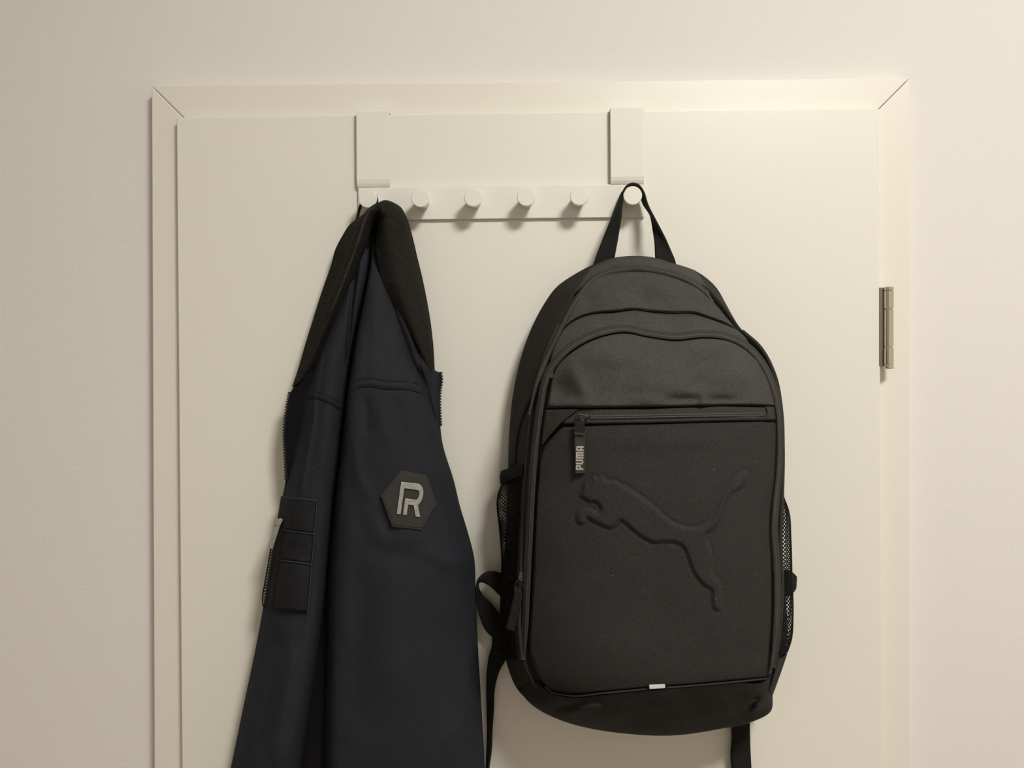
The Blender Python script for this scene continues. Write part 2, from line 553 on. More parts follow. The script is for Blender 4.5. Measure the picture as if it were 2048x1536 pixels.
# ------------------------------------------------------------------ lamp of the room (above the frame)
lx, ly, lz = LAMP_POS
lamp = thing('ceiling_lamp', 'flat round white disc lamp flush on the ceiling', 'lamp', (lx, ly, CEIL))
m, nt, b = node_mat('lit_glass')
b.inputs['Base Color'].default_value = (0.9, 0.88, 0.84, 1)
b.inputs['Emission Color'].default_value = (*LAMP_COLOR, 1)
b.inputs['Emission Strength'].default_value = LAMP_STRENGTH
V, F = lathe_mesh([(LAMP_RADIUS, 0.0), (LAMP_RADIUS, 0.002)], 40, ((lx, ly, lz), (0, 0, 1), (1, 0, 0), (0, 1, 0)))
make('diffuser', V, F, m, lamp, False)
V, F = lathe_mesh([(LAMP_RADIUS + 0.008, lz + 0.002), (LAMP_RADIUS + 0.012, lz + 0.006), (LAMP_RADIUS + 0.012, CEIL)], 40, ((lx, ly, 0), (0, 0, 1), (1, 0, 0), (0, 1, 0)))
make('housing', V, F, M['rack'], lamp, False)

# ------------------------------------------------------------------ peg rack over the door
rack_loc = P(1002, 438, 0.0)
rack = thing('over_door_peg_rack', 'white steel peg rack with six pegs hooked over the door top', 'coat rack', rack_loc)


def leaf_uv(px, py, d):
    w = P(px, py, d)
    c, s = math.cos(LEAF_ROT * 0.85), math.sin(LEAF_ROT * 0.85)
    dx, dz = w[0] - leaf_cx, w[2] - leaf_top
    return dx * c + dz * s, -dx * s + dz * c


BAR_D0, BAR_D1 = 0.0012, 0.0048
bx0, bz1 = leaf_uv(716, 374.5, BAR_D1)
bx1, bz1b = leaf_uv(1289, 367.5, BAR_D1)
_, bz0 = leaf_uv(716, 441, BAR_D1)
_, bz0b = leaf_uv(1289, 433.5, BAR_D1)
bz1 = (bz1 + bz1b) / 2; bz0 = (bz0 + bz0b) / 2
V, F = leaf_prism([(bx0, bz0), (bx1, bz0), (bx1, bz1), (bx0, bz1)], -BAR_D0, -BAR_D1)
make('bar', V, F, M['rack'], rack, False, bevel=0.0008)
# the two hooks: front strap, bend over the leaf top, bend back to the bar
for (xa, xb, ya, yb) in ((713.5, 779.5, 373, 224), (1221.5, 1288.5, 367, 215.5)):
    u0, zb = leaf_uv(xa, ya, 0.0078)
    u1, _ = leaf_uv(xb, ya, 0.0078)
    _, zt = leaf_uv((xa + xb) / 2, yb, 0.0078)
    t = 0.0020
    zt = max(zt, 0.0028)
    prof = [(-0.0056, zb - 0.0002), (-0.0072, zb + 0.0035), (-0.0080, zb + 0.008), (-0.0080, zt - 0.0008), (-0.0072, zt), (CASE_Y - 0.0004, zt),
            (CASE_Y - 0.0004, zt - t), (-0.0080 + t, zt - t), (-0.0080 + t, zb + 0.0078), (-0.0046, zb - 0.0002)]
    n = len(prof)
    A = np.array([leaf_pt(u0, z, y) for y, z in prof]); B = np.array([leaf_pt(u1, z, y) for y, z in prof])
    F = [list(range(n))[::-1], list(range(n, 2 * n))] + [[i, (i + 1) % n, n + (i + 1) % n, n + i] for i in range(n)]
    make('hook', np.vstack([A, B]), F, M['rack'], rack, False, bevel=0.0003)
# pegs, tapered towards the bar
PEG_LEN, PEG_R = 0.027, 0.0112
peg_px = [(735.5, 398), (842.5, 395.5), (946.5, 394.5), (1052, 393), (1157.5, 392), (1265.5, 389.5)]
pz = np.mean([leaf_uv(x, y, BAR_D1 + PEG_LEN)[1] for x, y in peg_px])
pu = np.linspace(leaf_uv(*peg_px[0], BAR_D1 + PEG_LEN)[0], leaf_uv(*peg_px[-1], BAR_D1 + PEG_LEN)[0], 6)
PEGS = []
prof = [(0.0076, 0), (0.0078, 0.002), (0.0092, PEG_LEN * 0.6), (PEG_R - 0.0003, PEG_LEN - 0.003), (PEG_R, PEG_LEN - 0.0012),
        (PEG_R - 0.0003, PEG_LEN - 0.0004), (PEG_R - 0.0009, PEG_LEN), (0.0015, PEG_LEN)]
pm = None
for u in pu:
    c = leaf_pt(u, pz, -BAR_D1 + 0.0003)
    PEGS.append(np.array(c))
    if pm is None:
        V, F = lathe_mesh(prof, 48, (c, (0, -1, 0), (1, 0, 0), (0, 0, 1)))
        o = make('peg', V, F, M['rack'], rack)
        o.data.transform(Matrix.Translation(-(Vector(c) - rack.location)))
        o.location = Vector(c) - rack.location
        sm = o.modifiers.new('edges', 'EDGE_SPLIT'); sm.split_angle = math.radians(28)
        pm = o
    else:
        o = pm.copy(); COL.objects.link(o); o.parent = rack
        o.location = Vector(c) - rack.location
# ------------------------------------------------------------------ the navy jacket on the first peg
jk_loc = P(760, 420, 0.03)
jacket = thing('bomber_jacket', 'dark navy bomber jacket with ribbed collar hanging by its loop from the end peg', 'jacket', jk_loc)


def ridge(px, py, line, width, height, sharp=1.0):
    """soft fold along a polyline of pixels: positive height stands out"""
    line = np.asarray(line, float)
    best = np.full(np.shape(px), 1e9)
    wt = np.ones(np.shape(px))
    for a, b in zip(line[:-1], line[1:]):
        ab = b - a
        t = np.clip(((px - a[0]) * ab[0] + (py - a[1]) * ab[1]) / (ab @ ab), 0, 1)
        dd = np.hypot(px - a[0] - t * ab[0], py - a[1] - t * ab[1])
        best = np.minimum(best, dd)
    # fade out at both ends
    e = np.minimum(np.hypot(px - line[0][0], py - line[0][1]), np.hypot(px - line[-1][0], py - line[-1][1]))
    wt = smooth(0, width * 3.0, e)
    return height * np.exp(-(best / width) ** 2 * sharp) * wt


def blob(px, py, cx, cy, rx, ry, h, ang=0.0):
    c, s = math.cos(ang), math.sin(ang)
    dx, dy = px - cx, py - cy
    return h * np.exp(-((dx * c + dy * s) / rx) ** 2 - ((-dx * s + dy * c) / ry) ** 2)


def step(px, py, line, h, width):
    """cloth below the line lies h higher than above it (a lapped seam); line is y(x)"""
    line = np.asarray(line, float)
    y = np.interp(px, line[:, 0], line[:, 1])
    return h * smooth(-width, width, py - y)


def sleeve_rows(table, prof):
    """table: y, x left, x right, depth of edge, depth of crest; prof: list of (u, fraction of crest)"""
    rows = []
    for y, xl, xr, d0, d1 in table:
        r = [(xl + 0.25 * (xr - xl) * 0.3, y, d0 * 0.35), (xl, y, d0)]
        for u, f in prof:
            r.append((xl + u * (xr - xl), y, d0 + f * (d1 - d0)))
        r += [(xr, y, d0), (xr - 0.25 * (xr - xl) * 0.3, y, d0 * 0.35)]
        rows.append(r)
    return rows


# --- sleeve lying in front, with the badge
R_table = [(488, 744, 753, .026, .034), (520, 742, 762, .028, .044), (560, 735, 776, .028, .056), (600, 728, 789, .028, .067),
           (660, 716, 808, .028, .077), (720, 706, 828, .028, .085), (780, 697, 856, .028, .090), (850, 690, 877, .028, .093),
           (900, 685, 888, .028, .094), (960, 677, 907, .028, .094), (1010, 671, 919, .028, .094), (1060, 666, 934, .028, .0935),
           (1115, 661, 948, .028, .093), (1180, 657, 951, .028, .092), (1300, 655, 956, .028, .089), (1400, 652, 962, .028, .087),
           (1536, 650, 970, .028, .084), (1640, 650, 976, .028, .082)]
prof_R = [(0.018, .58), (0.055, .84), (0.13, .94), (0.26, .99), (0.45, 1.0), (0.65, .93), (0.82, .74), (0.95, .38)]
seam_R = [(690, 795), (700, 786), (716, 775), (735, 771), (760, 775), (785, 777), (815, 778), (840, 784), (856, 793)]


def disp_R(x, y):
    d = -step(x, y, seam_R, 0.0016, 2.5)
    d += ridge(x, y, seam_R, 3.0, -0.0012)
    up = np.array(seam_R) - [0, 15]
    d += ridge(x, y, up, 2.2, -0.0007)
    d += ridge(x, y, [(722, 640), (712, 720), (703, 790), (700, 900)], 14, 0.004)
    d += ridge(x, y, [(790, 560), (795, 640), (815, 700), (835, 745), (850, 780)], 9, 0.004)
    d += ridge(x, y, [(748, 540), (752, 620), (748, 700)], 16, 0.003)
    d += ridge(x, y, [(770, 620), (768, 700), (780, 760)], 12, -0.003)
    d += ridge(x, y, [(728, 785), (735, 830), (733, 880)], 9, -0.003)
    d += ridge(x, y, [(788, 782), (800, 830), (815, 900)], 12, -0.0028)
    d += ridge(x, y, [(760, 790), (765, 840), (775, 900)], 11, 0.0022)
    d += ridge(x, y, [(845, 795), (870, 860), (890, 930)], 9, 0.003)
    d += ridge(x, y, [(748, 1000), (768, 1045), (790, 1085)], 11, -0.0022)
    d += ridge(x, y, [(725, 940), (738, 1020), (765, 1100)], 18, 0.002)
    d += blob(x, y, 790, 1110, 45, 22, -0.003, 0.3)
    d += ridge(x, y, [(840, 1090), (880, 1120), (940, 1130)], 14, 0.003)
    d += ridge(x, y, [(830, 1100), (790, 1250), (760, 1450)], 40, 0.005)
    d += ridge(x, y, [(735, 1120), (715, 1280), (705, 1480)], 26, -0.004)
    d += ridge(x, y, [(700, 850), (712, 930), (735, 1010)], 14, 0.0025)
    d += ridge(x, y, [(900, 1200), (890, 1330), (900, 1480)], 30, -0.004)
    d += ridge(x, y, [(930, 1420), (900, 1480), (905, 1560)], 18, 0.003)
    d += ridge(x, y, [(700, 960), (690, 1100), (685, 1300)], 18, 0.003)
    return d


def lookup(G, disp):
    """front depth of a lofted cloth at a pixel, read back from its own grid"""
    H = G[::2, ::1].reshape(-1, 3).copy()
    H[:, 2] += disp(H[:, 0], H[:, 1])

    def f(x, y):
        x = np.asarray(x, float); y = np.asarray(y, float)
        out = np.empty(x.shape)
        for idx in np.ndindex(x.shape):
            q = (H[:, 0] - x[idx]) ** 2 + (H[:, 1] - y[idx]) ** 2
            near = np.argpartition(q, 8)[:8]
            w = 1 / (q[near] + 0.05)
            out[idx] = (H[near, 2] * w).sum() / w.sum()
        return out
    return f


G = surf(sleeve_rows(R_table, prof_R), 150, 420)
mesh_R = lookup(G, disp_R)
sleeve_front = grid_obj('sleeve', G, M['navy'], jacket, disp=disp_R)
sleeve_front['label'] = 'front sleeve bearing the hexagonal badge'


def depth_R(x, y):
    """depth of the front sleeve's cloth"""
    t = np.array(R_table, float)
    xl = np.interp(y, t[:, 0], t[:, 1]); xr = np.interp(y, t[:, 0], t[:, 2])
    d0 = np.interp(y, t[:, 0], t[:, 3]); d1 = np.interp(y, t[:, 0], t[:, 4])
    u = (x - xl) / (xr - xl)
    us = [0] + [p[0] for p in prof_R] + [1]; fs = [0] + [p[1] for p in prof_R] + [0]
    return d0 + interp(np.clip(u, 0, 1), us, fs) * (d1 - d0)


# --- the other sleeve and shoulder, further left
L_table = [(455, 731, 746, .016, .022), (480, 718, 742, .018, .027), (520, 704, 738, .020, .036), (560, 692, 732, .021, .044), (600, 678, 724, .022, .050),
           (660, 655, 711, .020, .055), (720, 632, 701, .020, .058), (780, 612, 694, .020, .061), (800, 606, 692, .020, .062),
           (860, 596, 685, .020, .064), (930, 579, 677, .020, .067), (990, 566, 669, .020, .069), (1060, 555, 663, .020, .071),
           (1130, 541, 657, .020, .073), (1190, 531, 652, .020, .074), (1230, 524, 647, .020, .075), (1300, 511, 638, .022, .077),
           (1400, 490, 623, .022, .080), (1536, 462, 602, .022, .083), (1640, 440, 586, .022, .085)]
prof_L = [(0.06, .42), (0.18, .74), (0.38, .96), (0.60, 1.0), (0.80, .90), (0.93, .70), (0.98, .42)]
seam_L = [(600, 796), (612, 794), (632, 795), (650, 801), (668, 810), (690, 824)]


def disp_L(x, y):
    d = -step(x, y, seam_L, 0.0014, 2.5)
    d += ridge(x, y, seam_L, 3.0, -0.0010)
    d += ridge(x, y, np.array(seam_L) - [0, 12], 2.2, -0.0006)
    d += ridge(x, y, [(718, 460), (712, 530), (704, 600), (698, 670), (694, 730)], 4.5, -0.008)
    d += ridge(x, y, [(725, 500), (718, 580), (704, 700), (690, 780)], 9, 0.003)
    d += ridge(x, y, [(645, 700), (630, 790), (626, 850), (612, 930), (600, 990)], 5, 0.0035)
    d += ridge(x, y, [(614, 810), (606, 880), (592, 960), (585, 1000)], 8, -0.0035)
    d += ridge(x, y, [(668, 680), (655, 760), (655, 850), (640, 960)], 14, 0.003)
    d += ridge(x, y, [(690, 720), (680, 800), (670, 900)], 8, -0.002)
    d += ridge(x, y, [(640, 1010), (640, 1120), (628, 1230), (600, 1400), (560, 1560)], 18, 0.005)
    d += ridge(x, y, [(560, 1250), (540, 1380), (510, 1520)], 16, -0.005)
    d += ridge(x, y, [(590, 1280), (570, 1400), (545, 1540)], 14, 0.004)
    return d


G = surf(sleeve_rows(L_table, prof_L), 120, 420)
mesh_L = lookup(G, disp_L)
sleeve_back = grid_obj('sleeve', G, M['navy'], jacket, disp=disp_L)
sleeve_back['label'] = 'rear sleeve bearing the zipped pen pocket'


def depth_L(x, y):
    t = np.array(L_table, float)
    xl = np.interp(y, t[:, 0], t[:, 1]); xr = np.interp(y, t[:, 0], t[:, 2])
    d0 = np.interp(y, t[:, 0], t[:, 3]); d1 = np.interp(y, t[:, 0], t[:, 4])
    u = (x - xl) / (xr - xl)
    us = [0] + [p[0] for p in prof_L] + [1]; fs = [0] + [p[1] for p in prof_L] + [0]
    return d0 + interp(np.clip(u, 0, 1), us, fs) * (d1 - d0)


# --- back of the jacket showing between the sleeves at the bottom, and as the mass behind
rows = []
for y, xl, xr, d in [(470, 725, 770, .018), (600, 690, 800, .018), (800, 625, 850, .018), (1000, 600, 880, .020), (1150, 580, 920, .024), (1250, 560, 930, .026), (1400, 540, 935, .028), (1640, 500, 945, .030)]:
    w = xr - xl
    rows.append([(xl, y, .004), (xl + .1 * w, y, d), (xl + .28 * w, y, d + .012), (xl + .34 * w, y, d + .006), (xl + .42 * w, y, d + .010), (xl + .7 * w, y, d), (xr, y, .004)])
grid_obj('back_panel', surf(rows, 60, 120), M['lining'], jacket, solid=0.002)  # near-black lining colour paints in the shade of the gap between the sleeves

# --- dark lining seen in the neck opening
rows = [[(722, 438, .026), (745, 432, .030), (775, 436, .026)], [(705, 480, .020), (742, 480, .024), (790, 480, .022)],
        [(690, 540, .018), (735, 540, .020), (800, 545, .020)], [(670, 620, .016), (725, 620, .018), (820, 620, .018)]]
grid_obj('lining', surf(rows, 20, 30), M['lining'], jacket, solid=0.001)

# --- left front with its zip edge, folded behind the sleeve
rows = [[(604, 752, .034), (612, 750, .034), (630, 740, .030)], [(583, 782, .034), (600, 782, .032), (630, 780, .026)],
        [(573, 830, .034), (592, 830, .031), (615, 830, .024)], [(569, 880, .034), (585, 880, .030), (610, 880, .022)],
        [(572, 930, .033), (582, 930, .028), (605, 930, .020)], [(572, 985, .032), (578, 985, .027), (600, 985, .020)]]
grid_obj('front_edge', surf(rows, 24, 60), M['lining'], jacket, solid=0.002)
# --- right front between sleeve and collar, up to the zip
rows = [[(764, 535, .050), (769, 540, .052), (773, 545, .050)], [(776, 585, .050), (784, 585, .054), (792, 590, .052)],
        [(790, 640, .046), (803, 640, .054), (818, 645, .052)], [(806, 690, .044), (825, 690, .052), (842, 695, .048)],
        [(822, 735, .042), (845, 735, .050), (866, 738, .045)], [(838, 765, .040), (862, 760, .046), (880, 748, .040)],
        [(850, 800, .040), (866, 800, .044), (879, 790, .038)], [(862, 850, .038), (872, 850, .040), (879, 848, .034)],
        [(872, 900, .030), (880, 900, .032), (886, 905, .028)]]


def disp_strip(x, y):
    return (ridge(x, y, [(772, 552), (790, 602), (816, 650), (846, 708), (866, 742)], 2.2, -0.0022)
            + ridge(x, y, [(818, 655), (830, 690), (842, 722), (846, 735)], 3.0, -0.0025)
            + ridge(x, y, [(838, 715), (850, 760), (868, 830)], 5, 0.0025)
            + ridge(x, y, [(830, 700), (856, 780), (872, 850)], 3, -0.002)
            + 0.0009 * np.sin(x * 0.9 + y * 0.45) * np.exp(-((x - (790 + (y - 600) * .55)) / 6) ** 2) * smooth(580, 600, y) * smooth(720, 690, y))


grid_obj('front_edge', surf(rows, 60, 160), M['navy'], jacket, solid=0.002, disp=disp_strip)

# --- ribbed collar, one band folded over the peg
rows = [[(586, 774, .026), (593, 768, .038), (605, 758, .036), (618, 752, .026)],
        [(599, 735, .024), (609, 728, .036), (620, 722, .042), (629, 720, .036), (640, 716, .024)],
        [(612, 690, .022), (624, 686, .036), (637, 682, .046), (645, 682, .038), (655, 682, .026)],
        [(625, 648, .020), (638, 646, .036), (653, 644, .050), (662, 645, .042), (670, 645, .028)],
        [(638, 606, .018), (652, 607, .036), (669, 606, .054), (678, 609, .045), (685, 612, .030)],
        [(650, 570, .018), (665, 571, .036), (684, 570, .058), (692, 575, .048), (699, 580, .032)],
        [(664, 530, .018), (680, 530, .036), (699, 530, .060), (706, 535, .050), (713, 542, .034)],
        [(672, 500, .018), (690, 498, .036), (711, 498, .062), (718, 504, .052), (723, 514, .034)],
        [(684, 476, .020), (702, 472, .038), (720, 470, .063), (728, 477, .053), (732, 490, .034)],
        [(702, 449, .022), (714, 445, .040), (729, 441, .063), (737, 448, .054), (740, 462, .034)],
        [(718, 437, .026), (728, 430, .042), (740, 421, .062), (747, 431, .054), (748, 446, .034)],
        [(739, 421, .030), (746, 416, .044), (753, 410, .060), (757, 423, .054), (756, 441, .036)],
        [(770, 403, .034), (769, 407, .058), (764, 422, .060), (757, 444, .044)],
        [(796, 412, .032), (788, 418, .060), (772, 430, .063), (756, 454, .046)],
        [(811, 434, .028), (798, 442, .060), (776, 452, .064), (754, 472, .048)],
        [(821, 465, .024), (804, 472, .058), (778, 480, .064), (753, 494, .050)],
        [(832, 510, .022), (811, 514, .057), (784, 518, .064), (757, 526, .052)],
        [(843, 556, .022), (822, 560, .056), (796, 564, .064), (769, 568, .054)],
        [(853, 605, .022), (835, 610, .055), (812, 612, .062), (790, 614, .053)],
        [(861, 655, .024), (846, 658, .053), (828, 660, .058), (815, 662, .051)],
        [(866, 705, .028), (856, 708, .049), (846, 708, .053), (840, 708, .048)],
        [(868, 746, .032), (866, 747, .044), (864, 747, .046), (862, 747, .044)]]


def disp_col(x, y):
    return (ridge(x, y, [(770, 410), (752, 420), (735, 432)], 8, 0.003)
            + ridge(x, y, [(752, 505), (745, 470), (752, 445), (775, 428)], 7, -0.006)
            + ridge(x, y, [(700, 440), (690, 480), (672, 540)], 8, -0.002)
            + blob(x, y, 835, 610, 12, 60, -0.0015, -0.2))


collar = grid_obj('collar', surf(rows, 70, 420), M['knit'], jacket, solid=0.0022, disp=disp_col)
collar['label'] = 'black ribbed knit collar'

fold = [(656, 637, .0500), (669, 606, .0548), (684, 570, .0595), (699, 530, .0615), (711, 498, .0635), (720, 470, .0645), (729, 441, .0645), (740, 421, .0635), (753, 411, .0615)]
tube_obj('collar_fold', fold, [.0013] * 50 + [.0019] * 30, M['worn'], collar, n=8, samples=80)

# --- loop that holds the jacket on the peg
pc = PEGS[0]
loop = []
Lq = P(712, 448, .022); Rq = P(752, 442, .026)
for (x, z, y) in [(Lq[0], Lq[2], Lq[1]), (pc[0] - 0.0125, pc[2] - 0.011, -0.020), (pc[0] - 0.0095, pc[2] + 0.001, -0.016), (pc[0] - 0.0062, pc[2] + 0.0074, -0.017),
                  (pc[0], pc[2] + 0.0104, -0.021), (pc[0] + 0.0070, pc[2] + 0.0074, -0.025), (pc[0] + 0.0102, pc[2] + 0.0005, -0.0275),
                  (pc[0] + 0.0092, pc[2] - 0.010, -0.0275), (Rq[0], Rq[2], Rq[1])]:
    loop.append((x, y, z))
loop = spl(loop, 50)
V = np.stack([loop + [0, 0.003, 0], loop - [0, 0.003, 0]], 1)
make('hanging_loop', V.reshape(-1, 3), grid_faces(50, 2), M['webbing'], jacket, solid=0.0022)


# --- zip teeth: a tape and a row of small blocks
def zip_teeth(path, side, parent):
    fine = spl(path, 400)
    W = P3(fine)
    s = np.concatenate([[0], np.cumsum(np.linalg.norm(np.diff(W, axis=0), axis=1))])
    n = int(s[-1] / 0.0034)
    parts = []
    for k in range(n):
        q = (k + 0.5) / n * s[-1]
        c = np.array([np.interp(q, s, W[:, j]) for j in range(3)])
        c2 = np.array([np.interp(min(q + 0.001, s[-1]), s, W[:, j]) for j in range(3)])
        t = c2 - c
        if np.linalg.norm(t) < 1e-9: continue
        t /= np.linalg.norm(t)
        nrm = np.array([0, -1.0, 0]); o = np.cross(t, nrm) * side; o /= np.linalg.norm(o)
        nr = np.cross(o, t)
        V, F = box_mesh(-0.0012, 0.0026, -0.0014, 0.0014, -0.0009, 0.0009)
        V[V[:, 0] > 0.002, 2] *= 1.25
        V[np.abs(V[:, 0]) < 0.0013, 2] *= 0.7
        parts.append((c + V[:, :1] * o + V[:, 1:2] * nr + V[:, 2:] * t, F))
    V, F = join(parts)
    o = make('zipper_teeth', V, F, M['teeth'], parent, False)
    o['kind'] = 'stuff'
    tube_obj('zipper_tape', path, 0.0013, M['lining'], parent, samples=80)
    return o


zip_teeth([(581, 784, .036), (576, 812, .036), (571, 845, .036), (570, 880, .036), (572, 915, .035), (574, 960, .034)], 1, jacket)
zip_teeth([(880, 744, .041), (882, 756, .041), (879, 780, .039), (878, 815, .037), (880, 852, .034)], -1, jacket)

# --- seams of the shoulders
sm = tube_obj('shoulder_seam', [(x, y + 2, float(mesh_R(x, y + 2)) + .0002) for x, y in spl(seam_R, 40)[4:-1]], 0.0005, M['thread'], jacket, n=6, samples=80)
sm = tube_obj('shoulder_seam', [(x, y + 2, float(mesh_L(x, y + 2)) + .0002) for x, y in spl(seam_L, 30)[3:-1]], 0.0005, M['thread'], jacket, n=6, samples=60)

tube_obj('stitching', [(x, y - 14, float(mesh_R(x, y - 14)) + .0001) for x, y in spl(seam_R, 40)[6:-1]], 0.00035, M['thread'], jacket, n=5, samples=80)
tube_obj('stitching', [(x, y - 11, float(mesh_L(x, y - 11)) + .0001) for x, y in spl(seam_L, 30)[4:-2]], 0.00035, M['thread'], jacket, n=5, samples=60)

# --- hexagonal rubber badge with metal letter
hexo = [(802.5, 940.5), (853.5, 950.5), (874, 1007.5), (843.5, 1060), (784.5, 1053.5), (761.5, 991)]
cen = np.mean(hexo, 0)
fit = []
for q in hexo + [tuple(cen)]:
    fit.append((1, q[0], q[1], float(depth_R(q[0], q[1])) + disp_R(np.array(q[0]), np.array(q[1]))))
fit = np.array(fit, float)
cf, *_ = np.linalg.lstsq(fit[:, :3], fit[:, 3], rcond=None)


gx, gy = np.meshgrid(np.linspace(764, 872, 24), np.linspace(943, 1058, 24))
need = depth_R(gx, gy) + disp_R(gx, gy) - (cf[0] + cf[1] * gx * 0.75 + cf[1] * 0.25 * cen[0] + cf[2] * gy)
inhex = np.hypot(gx - cen[0], gy - cen[1]) < 52
badge_lift = float(need[inhex].max()) + 0.0002


def badge_pt(poly, off):
    poly = np.asarray(poly, float)
    d = cf[0] + cf[1] * poly[:, 0] * 0.75 + cf[1] * 0.25 * cen[0] + cf[2] * poly[:, 1]
    return P(poly[:, 0], poly[:, 1], d + badge_lift + off)


def shrink(poly, k):
    return [tuple(cen + (np.array(q) - cen) * k) for q in poly]


V, F = prism_mesh(hexo, -0.010, 0.0012, lambda p, dep: badge_pt(p, dep))
badge = make('badge', V, F, M['rubber'], jacket, False, bevel=0.0005)
badge['label'] = 'dark hexagonal rubber badge'
V, F = prism_mesh(shrink(hexo, 0.93), 0.0010, 0.0020, lambda p, dep: badge_pt(p, dep))
make('badge_face', V, F, M['rubber'], badge, False, bevel=0.0004)


def crop(pts):
    return [(740 + x / 10.973, 930 + y / 10.973) for x, y in pts]


def strip_ring(outer, inner, off0, off1, to3):
    """letter stroke given as matching outer and inner borders"""
    n = len(outer)
    a0, b0 = to3(outer, off0), to3(inner, off0)
    a1, b1 = to3(outer, off1), to3(inner, off1)
    V = np.vstack([a0, b0, a1, b1])
    F = []
    for i in range(n - 1):
        F.append([2 * n + i, 2 * n + i + 1, 3 * n + i + 1, 3 * n + i])
        F.append([i, n + i, n + i + 1, i + 1])
        F.append([i, i + 1, 2 * n + i + 1, 2 * n + i])
        F.append([n + i, 3 * n + i, 3 * n + i + 1, n + i + 1])
    F.append([0, 2 * n, 3 * n, n]); F.append([n - 1, 2 * n - 1, 4 * n - 1, 3 * n - 1])
    return V, F


outer = crop([(585, 1075), (683, 368), (1075, 415), (1130, 455), (1165, 530), (1172, 620), (1155, 720), (1115, 810), (1055, 890), (960, 885), (838, 872), (805, 1100)])
inner = crop([(672, 1085), (752, 512), (1045, 550), (1068, 570), (1080, 610), (1080, 650), (1070, 690), (1050, 730), (1025, 765), (960, 760), (772, 730), (722, 1092)])
V, F = strip_ring(outer, inner, 0.0012, 0.0038, badge_pt)
make('letter', V, F, M['badge_metal'], badge, False, bevel=0.0003)
V, F = prism_mesh(crop([(955, 880), (1050, 880), (1105, 1142), (1000, 1132)]), 0.0012, 0.0037, badge_pt)
make('letter', V, F, M['badge_metal'], badge, False, bevel=0.0003)

# --- pen pocket with zip on the rear sleeve
def pock(u, v):
    """pocket chart: u 0..1 across, v 0..1 down -> pixel, depth"""
    lt = np.array([562.0, 992.5]); rt = np.array([636.0, 1001.0]); lb = np.array([526.0, 1216.0]); rb = np.array([617.0, 1229.0])
    u = np.asarray(u, float); v = np.asarray(v, float)
    x = (1 - v) * ((1 - u) * lt[0] + u * rt[0]) + v * ((1 - u) * lb[0] + u * rb[0])
    y = (1 - v) * ((1 - u) * lt[1] + u * rt[1]) + v * ((1 - u) * lb[1] + u * rb[1])
    xc = np.maximum(x, 575 - (y - 990) * 0.14)
    d = depth_L(xc, y) + 0.003 - smooth(0.22, 0.0, u) * 0.018
    return x, y, d


def pocket_piece(name, u0, u1, v0, v1, off, mat, parent, nu=40, nv=60, wr=0.0):
    U, Vv = np.meshgrid(np.linspace(u0, u1, nu), np.linspace(v0, v1, nv))
    x, y, d = pock(U, Vv)
    eu = np.minimum(U - u0, u1 - U) / (u1 - u0); ev = np.minimum(Vv - v0, v1 - Vv) / (v1 - v0)
    pad = smooth(0, 0.07, eu) * smooth(0, 0.05, ev)
    d = d + off * pad - 0.0035 * (1 - smooth(0, 0.02, np.minimum(eu, ev)))
    if wr:
        d = d + wr * np.sin(U * 7 + 3 * np.sin(Vv * 9)) * np.sin(Vv * 21 + U * 3) * pad
        d = d - wr * 1.0 * np.exp(-((Vv - 0.80) / 0.020) ** 2) * smooth(.55, .85, U) * pad
    V = P(x, y, d)
    return make(name, V.reshape(-1, 3), grid_faces(nv, nu), mat, parent)


pocket = pocket_piece('pen_pocket', 0.0, 1.0, 0.0, 1.0, 0.003, M['pocket'], jacket, 50, 110, 0.0008)
pocket['label'] = 'dark pen pocket with metal zip on the rear sleeve'
for v0, v1, w in ((0.01, 0.292, 0.0008), (0.30, 0.555, 0.0008), (0.565, 0.99, 0.0006)):
    pocket_piece('pen_slot', 0.20, 0.985, v0, v1, 0.0042, M['pocket'], pocket, 44, 44, w)
for v in (0.0, 0.295, 0.56):
    pts = [np.array(pock(u, v)).ravel() + [0, 0, .0052] for u in np.linspace(0.18 if v else 0.02, 0.98, 8)]
    tube_obj('stitching', pts, 0.00045, M['seam'], pocket, n=5)
pts = [np.array(pock(0.975, v)).ravel() + [0, 0, .0050] for v in np.linspace(0.0, 0.99, 14)]
tube_obj('stitching', pts, 0.00045, M['seam'], pocket, n=5)
pts = [np.array(pock(0.19, v)).ravel() + [0, 0, .0048] for v in np.linspace(0.30, 0.98, 12)]
tube_obj('stitching', pts, 0.0004, M['thread'], pocket, n=5)
# zip down the pocket's outer edge: teeth, slider and pull
parts = []
zp = spl([(561, 1032, .052), (554, 1060, .046), (546, 1090, .044), (541, 1120, .044), (536, 1155, .044), (530, 1190, .044), (527, 1206, .046)], 60)
W = P3(zp)
for k in range(1, 58, 2):
    c = W[k]; t = W[k + 1] - W[k - 1]; t /= np.linalg.norm(t)
    nr = np.array([0, -1.0, 0]); o = np.cross(t, nr); o /= np.linalg.norm(o); nr = np.cross(o, t)
    V, F = box_mesh(-0.0022, 0.0022, -0.0012, 0.0012, -0.0008, 0.0008)
    parts.append((c + V[:, :1] * o + V[:, 1:2] * nr + V[:, 2:] * t, F))
V, F = join(parts)
o = make('zipper_teeth', V, F, M['teeth'], pocket, False); o['kind'] = 'stuff'
tube_obj('zipper_edge', [(556, 1040, .040), (545, 1080, .036), (537, 1125, .034), (530, 1165, .034), (525, 1198, .038), (526, 1212, .044)], 0.0008, M['lining'], pocket, n=6)
V, F = prism_mesh([(553, 1038), (561, 1036), (566, 1040), (560, 1052), (551, 1050)], 0.046, 0.054, lambda p, dep: P(p[:, 0], p[:, 1], dep))
make('zipper_slider', V, F, M['badge_metal'], pocket, False, bevel=0.0006)
